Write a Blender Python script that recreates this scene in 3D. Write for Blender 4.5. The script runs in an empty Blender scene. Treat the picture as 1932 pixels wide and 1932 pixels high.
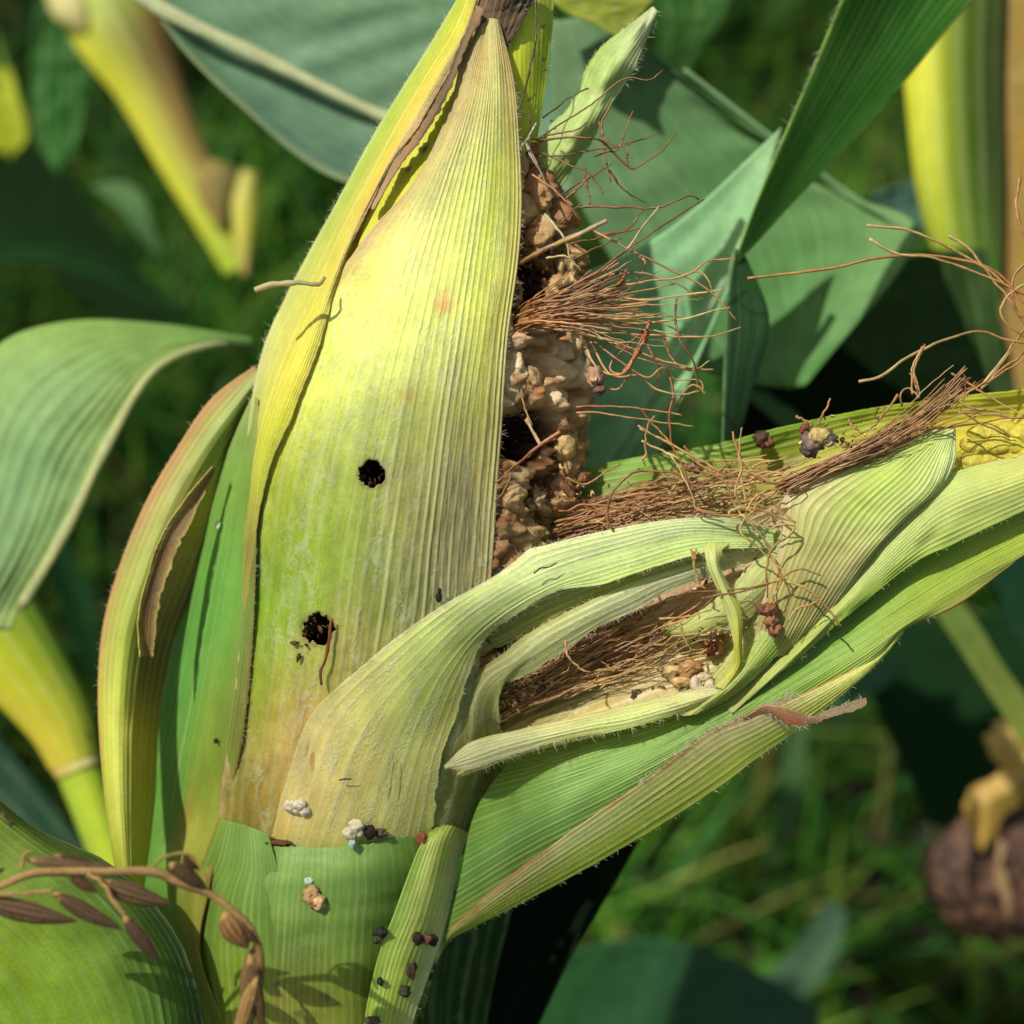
import bpy, math, random
import numpy as np
from mathutils import Vector, noise as mnoise
random.seed(7); RS = np.random.RandomState(7)
SC = bpy.context.scene
COL = SC.collection
# ------------------------------------------------------------------ camera, sky, sun
K = 0.18/1932.0            # metres per unit at the plane of focus
D = 0.24/K                 # camera distance in the same units
PITCH = math.radians(50)
XV = np.array([1.0, 0, 0]); FV = np.array([0, math.cos(PITCH), -math.sin(PITCH)])
NV = -FV; UV_ = np.array([0, math.sin(PITCH), math.cos(PITCH)])
O = np.array([0.0, 0.0, 0.75])
cam = bpy.data.cameras.new('camera'); camo = bpy.data.objects.new('camera', cam); COL.objects.link(camo)
camo.location = O + NV*0.24; camo.rotation_euler = (math.radians(90)-PITCH, 0, 0)
cam.sensor_width = 36; cam.lens = 48; cam.clip_start = 0.005; cam.clip_end = 500
cam.dof.use_dof = True; cam.dof.focus_distance = 0.24; cam.dof.aperture_fstop = 9.5; cam.dof.aperture_blades = 0
SC.camera = camo
SUNL = np.array([-0.42, 0.56, 0.72]); SUNL /= np.linalg.norm(SUNL)
sw = XV*SUNL[0] + UV_*SUNL[1] + NV*SUNL[2]
elev = math.asin(sw[2]); azim = math.atan2(sw[0], sw[1])
W = bpy.data.worlds.new('World'); SC.world = W; W.use_nodes = True
nt = W.node_tree; sky = nt.nodes.new('ShaderNodeTexSky'); sky.sky_type = 'NISHITA'; sky.sun_disc = False
sky.sun_elevation = elev; sky.sun_rotation = azim
sky.dust_density = 2.5
wm = nt.nodes.new('ShaderNodeMix'); wm.data_type = 'RGBA'; wm.blend_type = 'MULTIPLY'; wm.inputs['Factor'].default_value = 1; wm.inputs['B'].default_value = (1.08, 1.0, 0.74, 1)
nt.links.new(sky.outputs[0], wm.inputs['A']); nt.links.new(wm.outputs['Result'], nt.nodes['Background'].inputs[0]); nt.nodes['Background'].inputs[1].default_value = 0.10
sl = bpy.data.lights.new('sun', 'SUN'); sl.energy = 4.4; sl.angle = math.radians(0.53); sl.color = (1, 0.945, 0.85)
so = bpy.data.objects.new('sun', sl); COL.objects.link(so)
so.rotation_euler = Vector(sw).to_track_quat('Z', 'Y').to_euler()
SC.view_settings.view_transform = 'Standard'; SC.view_settings.look = 'None'
SC.view_settings.exposure = 0.25; SC.view_settings.gamma = 1

# ------------------------------------------------------------------ maths
def P(a):
    a = np.asarray(a, float); s = (D-a[..., 2:3])/D
    return O + K*((a[..., 0:1]-966)*s*XV - (a[..., 1:2]-966)*s*UV_ + a[..., 2:3]*NV)
ear_t = np.array([[-60, 925, 60, -90], [100, 930, 112, -50], [300, 870, 196, -10], [500, 838, 265, 20], [700, 800, 312, 40],
                  [900, 782, 316, 45], [1100, 775, 322, 35], [1300, 725, 318, 0], [1447, 690, 300, -50], [1560, 650, 262, -110],
                  [1700, 600, 265, -110], [1990, 580, 240, -120]], float)
def ear(y): return [np.interp(y, ear_t[:, 0], ear_t[:, i]) for i in (1, 2, 3)]
def earz(x, y, q=0.8):
    cx, rx, zf = ear(y); t = np.abs((x-cx)/rx)
    return zf-rx*q + rx*q*np.sqrt(np.clip(1-t*t, 0, 1)) - np.clip(t-1, 0, 9)*rx*q
def A(p):  # (x,y,dz) sits on the ear body; (x,y,z,1) is free
    return (p[0], p[1], p[2]) if len(p) == 4 else (p[0], p[1], float(earz(np.array(p[0]), np.array(p[1])))+(p[2] if len(p) > 2 else 0))
def cr(pts, t):   # catmull-rom through pts at t in [0,1], pts (n,...)
    pts = np.asarray(pts, float); n = len(pts)
    if n == 2: return pts[0]+(pts[1]-pts[0])*t.reshape((-1,)+(1,)*(pts.ndim-1))
    q = np.concatenate([[2*pts[0]-pts[1]], pts, [2*pts[-1]-pts[-2]]]); x = t*(n-1); i = np.clip(x.astype(int), 0, n-2); f = (x-i).reshape((-1,)+(1,)*(pts.ndim-1))
    a, b, c, d = q[i], q[i+1], q[i+2], q[i+3]
    return 0.5*((2*b)+(c-a)*f+(2*a-5*b+4*c-d)*f*f+(3*b-a-3*c+d)*f**3)
def arc(pts, n):
    p = np.array([A(q) for q in pts], float); d = cr(p, np.linspace(0, 1, 40*len(p)))
    s = np.r_[0, np.cumsum(np.linalg.norm(np.diff(d, axis=0), axis=1))]; s /= s[-1]
    t = np.interp(np.linspace(0, 1, n), s, np.linspace(0, 1, len(d))); return cr(p, t)
def n1(x, seed=0):   # smooth 1-D noise -1..1
    tb = np.random.RandomState(1000+seed).uniform(-1, 1, 512); i = np.floor(x).astype(int); f = x-i; f = f*f*(3-2*f)
    return tb[i % 512]*(1-f)+tb[(i+1) % 512]*f
def n2(x, y, seed=0):
    tb = np.random.RandomState(2000+seed).uniform(-1, 1, (64, 64)); i = np.floor(x).astype(int); j = np.floor(y).astype(int)
    f = x-i; g = y-j; f = f*f*(3-2*f); g = g*g*(3-2*g); a = tb[i % 64, j % 64]; b = tb[(i+1) % 64, j % 64]; c = tb[i % 64, (j+1) % 64]; d = tb[(i+1) % 64, (j+1) % 64]
    return (a*(1-f)+b*f)*(1-g)+(c*(1-f)+d*f)*g
def lin(c):
    c = np.asarray(c, float)/255; return np.where(c < 0.04045, c/12.92, ((c+0.055)/1.055)**2.4)
# ------------------------------------------------------------------ materials
MATS = {}
def nodes(name):
    m = bpy.data.materials.new(name); m.use_nodes = True; t = m.node_tree; t.nodes.clear(); MATS[name] = m
    def N(ty, **kw):
        n = t.nodes.new(ty)
        for k, v in kw.items():
            if k.startswith('i_'): n.inputs[k[2:].replace('_', ' ')].default_value = v
            else: setattr(n, k, v)
        return n
    def L(a, b): t.links.new(a, b)
    return m, N, L
def math_(N, L, op, a, b=None, c=None):
    n = N('ShaderNodeMath', operation=op)
    for i, v in enumerate((a, b, c)):
        if v is None: continue
        if isinstance(v, (int, float)): n.inputs[i].default_value = v
        else: L(v, n.inputs[i])
    return n.outputs[0]
def mixc(N, L, f, a, b, mode='MIX'):
    n = N('ShaderNodeMix', data_type='RGBA', blend_type=mode)
    for s, v in ((n.inputs['Factor'], f), (n.inputs['A'], a), (n.inputs['B'], b)):
        if isinstance(v, (int, float)): s.default_value = v
        elif isinstance(v, tuple): s.default_value = (*v, 1)
        else: L(v, s)
    return n.outputs['Result']
def leafmat(name, transl=0.35, rough=0.45, vcol=(0.75, 0.8, 0.35), vamt=0.5, fib=0.25, net=0.3, bump=0.3, fs=(260, 3), ns=(46, 26), mott=0.25, tr=0.0, spec=0.4, tint=(1.05, 1.1, 0.55), vein_wave=0):
    m, N, L = nodes(name)
    uv = N('ShaderNodeUVMap').outputs[0]; col = N('ShaderNodeAttribute', attribute_name='Col').outputs['Color']
    ve = N('ShaderNodeAttribute', attribute_name='vein').outputs['Fac']; ob = N('ShaderNodeTexCoord').outputs['Object']
    mp = N('ShaderNodeMapping'); L(uv, mp.inputs[0]); mp.inputs['Scale'].default_value = (fs[0], fs[1], 1)
    fb = N('ShaderNodeTexNoise', i_Scale=1.0, i_Detail=4.0, i_Roughness=0.6); L(mp.outputs[0], fb.inputs['Vector'])
    mp2 = N('ShaderNodeMapping'); L(uv, mp2.inputs[0]); mp2.inputs['Scale'].default_value = (ns[0], ns[1], 1); mp2.inputs['Rotation'].default_value = (0, 0, 0.5)
    nn = N('ShaderNodeTexNoise', i_Scale=1.0, i_Detail=5.0, i_Roughness=0.55, i_Distortion=0.6); L(mp2.outputs[0], nn.inputs['Vector'])
    rid = math_(N, L, 'SUBTRACT', 1.0, math_(N, L, 'MULTIPLY', math_(N, L, 'ABSOLUTE', math_(N, L, 'SUBTRACT', nn.outputs['Fac'], 0.5)), 13.0)); rid = math_(N, L, 'MAXIMUM', rid, 0.0)
    nm = N('ShaderNodeTexNoise', i_Scale=9.0, i_Detail=2.0); L(uv, nm.inputs['Vector'])
    netm = math_(N, L, 'MULTIPLY', rid, math_(N, L, 'MAXIMUM', math_(N, L, 'MULTIPLY', math_(N, L, 'SUBTRACT', nm.outputs['Fac'], 0.42), 5.0), 0.0))
    netm = math_(N, L, 'MINIMUM', netm, 1.0)
    c = mixc(N, L, math_(N, L, 'MULTIPLY', math_(N, L, 'SUBTRACT', fb.outputs['Fac'], 0.5), 1.0), col, col)
    br = math_(N, L, 'ADD', 1.0, math_(N, L, 'MULTIPLY', math_(N, L, 'SUBTRACT', fb.outputs['Fac'], 0.5), fib*3))
    mt = N('ShaderNodeTexNoise', i_Scale=180.0, i_Detail=5.0, i_Roughness=0.65); L(ob, mt.inputs['Vector'])
    br = math_(N, L, 'MULTIPLY', br, math_(N, L, 'ADD', 1.0, math_(N, L, 'MULTIPLY', math_(N, L, 'SUBTRACT', mt.outputs['Fac'], 0.5), mott*2)))
    mf = N('ShaderNodeTexNoise', i_Scale=1600.0, i_Detail=3.0, i_Roughness=0.7); L(ob, mf.inputs['Vector'])
    br = math_(N, L, 'MULTIPLY', br, math_(N, L, 'ADD', 1.0, math_(N, L, 'MULTIPLY', math_(N, L, 'SUBTRACT', mf.outputs['Fac'], 0.5), mott*1.6)))
    vm = N('ShaderNodeVectorMath', operation='SCALE'); L(col, vm.inputs[0]); L(br, vm.inputs['Scale'])
    c = mixc(N, L, math_(N, L, 'MULTIPLY', ve, vamt), vm.outputs[0], vcol)
    c = mixc(N, L, math_(N, L, 'MULTIPLY', netm, net), c, (0.70, 0.74, 0.54))
    h = math_(N, L, 'ADD', math_(N, L, 'MULTIPLY', fb.outputs['Fac'], 0.5), math_(N, L, 'MULTIPLY', netm, 0.5*net*2))
    h = math_(N, L, 'ADD', h, math_(N, L, 'MULTIPLY', mt.outputs['Fac'], 0.25)); h = math_(N, L, 'ADD', h, math_(N, L, 'MULTIPLY', mf.outputs['Fac'], 0.35))
    bp = N('ShaderNodeBump', i_Strength=bump, i_Distance=0.0004); L(h, bp.inputs['Height'])
    pb = N('ShaderNodeBsdfPrincipled', i_Roughness=rough); L(c, pb.inputs['Base Color']); L(bp.outputs[0], pb.inputs['Normal']); pb.inputs['Specular IOR Level'].default_value = spec
    tc = mixc(N, L, 1.0, c, tint, 'MULTIPLY')
    tb = N('ShaderNodeBsdfTranslucent'); L(tc, tb.inputs[0]); L(bp.outputs[0], tb.inputs['Normal'])
    mx = N('ShaderNodeMixShader'); mx.inputs[0].default_value = transl; L(pb.outputs[0], mx.inputs[1]); L(tb.outputs[0], mx.inputs[2])
    out = N('ShaderNodeOutputMaterial'); L(mx.outputs[0], out.inputs[0])
    if tr > 0:   # thin see-through membrane between the veins
        tp = N('ShaderNodeBsdfTransparent'); tp.inputs[0].default_value = (0.9, 0.92, 0.75, 1)
        m2 = N('ShaderNodeMixShader'); L(math_(N, L, 'MULTIPLY', math_(N, L, 'SUBTRACT', 1.0, math_(N, L, 'MINIMUM', math_(N, L, 'ADD', ve, netm), 1.0)), tr), m2.inputs[0])
        L(mx.outputs[0], m2.inputs[1]); L(tp.outputs[0], m2.inputs[2]); L(m2.outputs[0], out.inputs[0])
    return m
def lumpmat(name, rough=0.5, sss=0.0, sc=900, var=0.6, bump=0.6, spec=0.4, dist=0.0004, tr=0.0):
    m, N, L = nodes(name)
    ob = N('ShaderNodeTexCoord').outputs['Object']; col = N('ShaderNodeAttribute', attribute_name='Col').outputs['Color']
    a = N('ShaderNodeTexNoise', i_Scale=float(sc), i_Detail=6.0, i_Roughness=0.65); L(ob, a.inputs['Vector'])
    b = N('ShaderNodeTexNoise', i_Scale=sc*0.22, i_Detail=3.0); L(ob, b.inputs['Vector'])
    s = math_(N, L, 'ADD', math_(N, L, 'MULTIPLY', math_(N, L, 'SUBTRACT', a.outputs['Fac'], 0.5), var*2), math_(N, L, 'MULTIPLY', math_(N, L, 'SUBTRACT', b.outputs['Fac'], 0.5), var*2))
    s = math_(N, L, 'MAXIMUM', math_(N, L, 'ADD', 1.0, s), 0.05)
    vm = N('ShaderNodeVectorMath', operation='SCALE'); L(col, vm.inputs[0]); L(s, vm.inputs['Scale'])
    bp = N('ShaderNodeBump', i_Strength=bump, i_Distance=dist); L(a.outputs['Fac'], bp.inputs['Height'])
    pb = N('ShaderNodeBsdfPrincipled', i_Roughness=rough); L(vm.outputs[0], pb.inputs['Base Color']); L(bp.outputs[0], pb.inputs['Normal']); pb.inputs['Specular IOR Level'].default_value = spec
    if sss: pb.inputs['Subsurface Weight'].default_value = sss; pb.inputs['Subsurface Radius'].default_value = (0.003, 0.0015, 0.0006); pb.inputs['Subsurface Scale'].default_value = 0.6
    out = N('ShaderNodeOutputMaterial'); sh = pb.outputs[0]
    if tr:
        tb = N('ShaderNodeBsdfTranslucent'); L(vm.outputs[0], tb.inputs[0]); mx = N('ShaderNodeMixShader'); mx.inputs[0].default_value = tr; L(sh, mx.inputs[1]); L(tb.outputs[0], mx.inputs[2]); sh = mx.outputs[0]
    L(sh, out.inputs[0]); return m
leafmat('husk', vamt=0.75, net=0.42, bump=0.6, transl=0.36, vcol=(0.76, 0.80, 0.40), ns=(26, 34), mott=0.4)
leafmat('strip', vamt=0.45, net=0.55, bump=0.45, transl=0.34, vcol=(0.76, 0.82, 0.46), fs=(90, 7), ns=(22, 60), fib=0.2, mott=0.3)
leafmat('husk_smooth', vamt=0.3, net=0.04, bump=0.3, transl=0.35, fib=0.22)
leafmat('membrane', vamt=0.5, net=0.6, bump=0.55, transl=0.42, tr=0.3, vcol=(0.8, 0.84, 0.56), ns=(14, 40), fs=(50, 6))
leafmat('green_leaf', vamt=0.35, net=0.0, bump=0.15, transl=0.3, rough=0.55, vcol=(0.3, 0.42, 0.18), fs=(120, 2), fib=0.15, mott=0.4, tint=(0.9, 1.3, 0.4), spec=0.16)
leafmat('painted_shade_leaf', transl=0.0, rough=0.7, vamt=0.1, net=0.0, bump=0.1, spec=0.03, vcol=(0.02, 0.04, 0.01))  # matte leaf copy for blades whose dark colour stands in for shade
leafmat('dry_leaf', vamt=0.3, net=0.1, bump=0.7, transl=0.2, rough=0.7, fib=0.5, mott=0.5, vcol=(0.5, 0.4, 0.25), tint=(1, 0.9, 0.6))
leafmat('grass_blade', vamt=0, net=0, bump=0.1, transl=0.35, rough=0.6, mott=0.4, tint=(0.9, 1.25, 0.4), spec=0.08)
lumpmat('kernel', rough=0.24, sss=0.0, sc=600, var=0.45, bump=0.9, tr=0.3, dist=0.0006)
lumpmat('silk', rough=0.38, sc=600, var=0.8, bump=0.6, tr=0.4, spec=0.8)
lumpmat('crumb', rough=0.75, sc=1500, var=0.5, bump=0.9)
lumpmat('frass', rough=0.5, sc=1200, var=0.9, bump=1.0)
lumpmat('cob', rough=0.7, sc=350, var=1.0, bump=1.0, dist=0.001)
lumpmat('soil', rough=0.95, sc=30, var=0.8, bump=1.0, dist=0.01)
lumpmat('hair', rough=0.5, sc=100, var=0.1, bump=0.0, tr=0.5)
# ------------------------------------------------------------------ object makers
WP = {}
def props(o, label=None, cat=None, group=None, kind=None):
    if label: o['label'] = label
    if cat: o['category'] = cat
    if group: o['group'] = group
    if kind: o['kind'] = kind
    return o
def empty(name, at, **kw):
    o = bpy.data.objects.new(name, None); COL.objects.link(o); w = P(np.array(A(at), float)); o.location = w; o.empty_display_size = 0.01
    WP[o.name] = w; return props(o, **kw)
def mk(name, V, F, mat, parent=None, col=None, uv=None, vein=None, smooth=True, thick=0, **kw):
    V = np.asarray(V, float); c = V.mean(0); me = bpy.data.meshes.new(name)
    if isinstance(F, np.ndarray):
        k = F.shape[1]; me.vertices.add(len(V)); me.vertices.foreach_set('co', (V-c).ravel()); me.loops.add(F.size); me.loops.foreach_set('vertex_index', F.ravel().astype(np.int32))
        me.polygons.add(len(F)); me.polygons.foreach_set('loop_start', np.arange(0, F.size, k, dtype=np.int32)); me.update(calc_edges=True)
    else: me.from_pydata((V-c).tolist(), [], F)
    me.validate()
    if smooth: me.polygons.foreach_set('use_smooth', np.ones(len(me.polygons), bool))
    if col is None: col = (0.5, 0.5, 0.5)
    col = np.asarray(col, float); col = np.tile(col, (len(V), 1)) if col.ndim == 1 else col
    a = me.color_attributes.new('Col', 'FLOAT_COLOR', 'POINT'); a.data.foreach_set('color', np.c_[np.clip(col, 0, 1), np.ones(len(V))].ravel())
    if vein is not None: me.attributes.new('vein', 'FLOAT', 'POINT').data.foreach_set('value', vein.astype(np.float32))
    if uv is not None:
        li = np.zeros(len(me.loops), np.int32); me.loops.foreach_get('vertex_index', li); u = me.uv_layers.new(name='UVMap'); u.data.foreach_set('uv', uv[li].astype(np.float32).ravel())
    me.materials.append(MATS[mat]); o = bpy.data.objects.new(name, me); COL.objects.link(o); WP[o.name] = c
    if parent is not None: o.parent = parent; o.location = c-WP[parent.name]
    else: o.location = c
    if thick:
        s = o.modifiers.new('thickness', 'SOLIDIFY'); s.thickness = thick*K; s.offset = 0
    return props(o, **kw)
def gridF(nu, nv):
    i = np.arange(nv-1)[:, None]*nu+np.arange(nu-1)[None, :]; i = i.ravel(); return np.stack([i, i+1, i+nu+1, i+nu], 1)
HAIRS = []     # collected fuzz: (point, dir, len)
def sheet(name, cols, colors, mat='husk', parent=None, nu=80, nv=160, veins=0, ridge=0.0, rag=(0, 0), ragf=30, bulge=0, wav=0, holes=(), spots=(), thick=3, seed=0, fold=0, hair=(), edge=None, ends=(0, 0), relief=None, vs=0.35, gain=1.0, rmask=None, **kw):
    """cols: polylines from base to tip, left to right. colors: rows (base to tip) of sRGB tuples left to right."""
    C = np.stack([arc(c, 60) for c in cols])         # (nc,60,3)
    t = np.linspace(0, 1, nv); G = cr(np.swapaxes(C, 0, 1), t)     # (nv,nc,3)
    G = np.swapaxes(G, 0, 1)
    v = np.tile(t[:, None], (1, nu)); base = np.linspace(0, 1, nu)[None, :]
    lo = rag[0]*(n1(t*ragf, seed)*0.5+n1(t*ragf*3.1, seed+1)*0.35+n1(t*ragf*8, seed+5)*0.2); hi = 1-rag[1]*(n1(t*ragf*1.1, seed+2)*0.5+n1(t*ragf*2.7, seed+3)*0.35+n1(t*ragf*9, seed+6)*0.2)
    u = lo[:, None]*(1-base)+hi[:, None]*base
    # per-row spline across
    q = np.concatenate([[2*G[0]-G[1]], G, [2*G[-1]-G[-2]]]); n = len(G); x = u*(n-1); i = np.clip(np.floor(x).astype(int), 0, n-2); f = (x-i)[..., None]
    r = np.arange(nv)[:, None]
    if n == 2: S = G[0][:, None]*(1-u[..., None])+G[1][:, None]*u[..., None]
    else:
        a, b, c, d = q[i, r], q[i+1, r], q[i+2, r], q[i+3, r]; S = 0.5*((2*b)+(c-a)*f+(2*a-5*b+4*c-d)*f*f+(3*b-a-3*c+d)*f**3)
    S[..., 2] += bulge*(1-(2*u-1)**2) - fold*(1-np.abs(2*u-1))
    if ends[0] or ends[1]:  # ragged ends along v
        dv = np.gradient(S, axis=0)*nv
        e = n1(u*18, seed+8)*0.5+n1(u*60, seed+9)*0.5
        S += dv*(np.clip(1-v*6, 0, 1)*ends[0]*e+np.clip(v*6-5, 0, 1)*ends[1]*e)[..., None]
    S[..., 2] += wav*(n2(u*2.3+seed, v*7, seed)+0.5*n2(u*5, v*17, seed+4))
    vein = np.zeros_like(u)
    if veins:
        w = u*veins+0.35*n1(u*veins*0.45, seed+11)+0.12*n2(u*6, v*9, seed+12); k = np.round(w); fr = np.abs(w-k)
        st = 0.45+0.55*np.abs(n1(k*1.7+0.3, seed+13))*1.3; st = st*(0.75+0.35*n2(k*0.9, v*6, seed+14))
        vein = np.clip(np.exp(-(fr/0.19)**2)*st, 0, 1); sub = np.exp(-((np.abs(w*2-np.round(w*2)))/0.2)**2)*vs; vein = np.maximum(vein, sub*0.8*np.clip(0.5+n2(k, v*5, seed+15), 0, 1))
    du = np.gradient(S, axis=1); dvv = np.gradient(S, axis=0); nrm = np.cross(dvv, du); nrm /= np.linalg.norm(nrm, axis=2)[..., None]+1e-9
    nrm *= np.sign(nrm[..., 2:3]+1e-9)
    if rmask is not None: vein = vein*rmask(u, v)
    if ridge: S += nrm*(vein*ridge)[..., None]
    if relief: S += nrm*relief(u, v)[..., None]
    cc = np.array([[lin(c) for c in row] for row in colors]); cg = cr(cc, t) if len(cc) > 1 else np.repeat(cc, nv, 0)
    nc = cg.shape[1]; x = np.clip(u, 0, 1)*(nc-1); i = np.clip(np.floor(x).astype(int), 0, max(nc-2, 0)); f = (x-i)[..., None]; f = f*f*(3-2*f)
    co = cg[r, i]*(1-f)+cg[r, np.minimum(i+1, nc-1)]*f
    for (su, sv, ru, rv, c, a_) in spots:
        d2 = ((u-su)/ru)**2+((v-sv)/rv)**2; d2 = d2*(1+0.5*n2(u*14, v*24, seed+21)+0.3*n2(u*40, v*60, seed+22)); m = (np.clip(np.exp(-d2**1.2), 0, 1)*a_)[..., None]; co = co*(1-m)+lin(c)*m
    if edge:   # (left colour, right colour, width)
        for s_, c in ((u-lo[:, None], edge[0]), (hi[:, None]-u, edge[1])):
            if c: m = (np.exp(-(s_/edge[2])**2)*0.85*(0.75+0.35*n1(v*25, seed+31)))[..., None]; co = co*(1-m)+lin(c)*m
    co = np.clip(co*gain, 0, 0.86)
    xy = S[..., :2].reshape(-1, 2); Vw = P(S.reshape(-1, 3)); F = gridF(nu, nv)
    if holes:
        fc = xy[F].mean(1); keep = np.ones(len(F), bool); cf = co.reshape(-1, 3)
        for (hx, hy, hr, hs) in holes:
            dx = fc[:, 0]-hx; dy = fc[:, 1]-hy; an = np.arctan2(dy, dx); rr = hr*(1+0.10*n1(an*2.5+20, hs)+0.10*n1(an*7+50, hs+1)); keep &= (dx*dx+dy*dy) > rr*rr
            dd = np.hypot(xy[:, 0]-hx, xy[:, 1]-hy)/hr; m = (np.exp(-((dd-1)/0.16)**2)*0.75)[:, None]; cf = cf*(1-m)+lin((140, 120, 80))*m
        F = F[keep]; co = cf.reshape(co.shape)
    for (side, cnt, ln, v0, v1) in hair:
        for _ in range(cnt):
            vi = int((v0+(v1-v0)*random.random())*(nv-1)); ui = 0 if side < 0 else nu-1
            if side == 0: ui = random.randrange(nu); 
            p = S[vi, ui]; d = -du[vi, ui] if side < 0 else du[vi, ui]; d = d/(np.linalg.norm(d)+1e-9)
            tg = dvv[vi, ui]/(np.linalg.norm(dvv[vi, ui])+1e-9)
            d = (d*0.7 if side else nrm[vi, ui]*0.8)+tg*random.uniform(-0.2, 0.9)+np.array([random.gauss(0, .3), random.gauss(0, .3), random.gauss(0.3, .35)])
            HAIRS.append((p, d/np.linalg.norm(d), ln*random.uniform(.4, 1.3)))
    o = mk(name, Vw, F, mat, parent, col=co.reshape(-1, 3), uv=np.stack([u.ravel(), v.ravel()], 1), vein=vein.ravel(), thick=thick, **kw)
    o['_s'] = 0; del o['_s']
    return o
def strand_geo(pts, r0, r1, n=26, sides=5, wob=1.5, seed=0):
    p = arc(pts, n); t = np.linspace(0, 1, n)
    for k in range(3): p[:, k] += wob*(n1(t*9+seed*3.3, seed+k*7)+0.4*n1(t*25+seed, seed+k*5+50))*np.minimum(1, t*4)
    tg = np.gradient(p, axis=0); tg /= np.linalg.norm(tg, axis=1)[:, None]+1e-9; ref = np.array([0.13, 0.2, 0.97]); a = np.cross(tg, ref); a /= np.linalg.norm(a, axis=1)[:, None]+1e-9; b = np.cross(tg, a)
    tw = seed+t*4; rr = (r0+(r1-r0)*t)*(1+0.15*n1(t*14, seed+90)); V = []
    for k in range(sides):
        an = 2*math.pi*k/sides+tw; V.append(p+(a*np.cos(an)[:, None]*1.25+b*np.sin(an)[:, None]*0.75)*rr[:, None])
    V = np.stack(V, 1).reshape(-1, 3); F = []
    for i in range(n-1):
        for k in range(sides): F.append((i*sides+k, i*sides+(k+1) % sides, (i+1)*sides+(k+1) % sides, (i+1)*sides+k))
    F.append(tuple(range(sides-1, -1, -1))); F.append(tuple((n-1)*sides+k for k in range(sides)))
    return P(V), F, np.repeat(t, sides)
def strand(name, pts, r0, r1, c0, c1, parent=None, mat='silk', seed=0, wob=1.5, n=26, **kw):
    V, F, t = strand_geo(pts, r0, r1, n=n, wob=wob, seed=seed); c = lin(c0)*(1-t[:, None])+lin(c1)*t[:, None]
    return mk(name, V, F, mat, parent, col=c, **kw)
ICO = {}
def ico(sub):
    if sub not in ICO:
        import bmesh
        b = bmesh.new(); bmesh.ops.create_icosphere(b, subdivisions=sub, radius=1); ICO[sub] = (np.array([v.co[:] for v in b.verts]), np.array([[v.index for v in f.verts] for f in b.faces])); b.free()
    return ICO[sub]
def nz(V, f, s): return np.array([mnoise.noise(Vector((a[0]*f+s, a[1]*f+s*1.7, a[2]*f-s))) for a in V])
def blob_geo(c, r, sub=3, amp=0.25, f=1.6, seed=0.0, rot=None, dent=0):
    V, F = ico(sub); V = V.copy(); d = 1+amp*nz(V, f, seed)*1.6+amp*0.5*nz(V, f*2.7, seed+9)*1.6
    if dent: d = d-dent*np.clip(V[:, 2], 0, 1)**3*(0.6+nz(V, 3, seed))
    V = V*d[:, None]*np.array(r); 
    if rot is not None: V = V@np.array(rot.to_matrix()).T
    return V+np.array(c), F[:, ::-1]
def blob(name, c, r, col, mat='crumb', parent=None, sub=3, amp=0.25, f=1.6, seed=0.0, rz=0, dent=0, col2=None, **kw):
    from mathutils import Euler
    V, F = blob_geo((0, 0, 0), r, sub, amp, f, seed, Euler((0, 0, math.radians(-rz))), dent); V = V+np.array(A(c))
    cc = np.tile(lin(col), (len(V), 1))
    if col2 is not None:
        m = np.clip(nz(ico(sub)[0], 1.8, seed+3)*2.2+0.4, 0, 1)[:, None]; cc = cc*(1-m)+lin(col2)*m
    return mk(name, P(V), F, mat, parent, col=cc, **kw)
def cluster(name, lumps, mat='crumb', parent=None, **kw):   # several fused lumps as one crumb
    Vs = []; Fs = []; Cs = []; o = 0
    for i, (c, r, col, amp) in enumerate(lumps):
        V, F = blob_geo(A(c), r, 3, amp, 1.8, i*3.1+c[0]); Vs.append(V); Fs.append(F+o); o += len(V)
        m = np.clip(nz(ico(3)[0], 2.0, i+c[0])*1.5+0.5, 0, 1)[:, None]; Cs.append(lin(col)*(1-m)+lin(col)*0.6*m)
    return mk(name, P(np.concatenate(Vs)), np.concatenate(Fs), mat, parent, col=np.concatenate(Cs), **kw)
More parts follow.
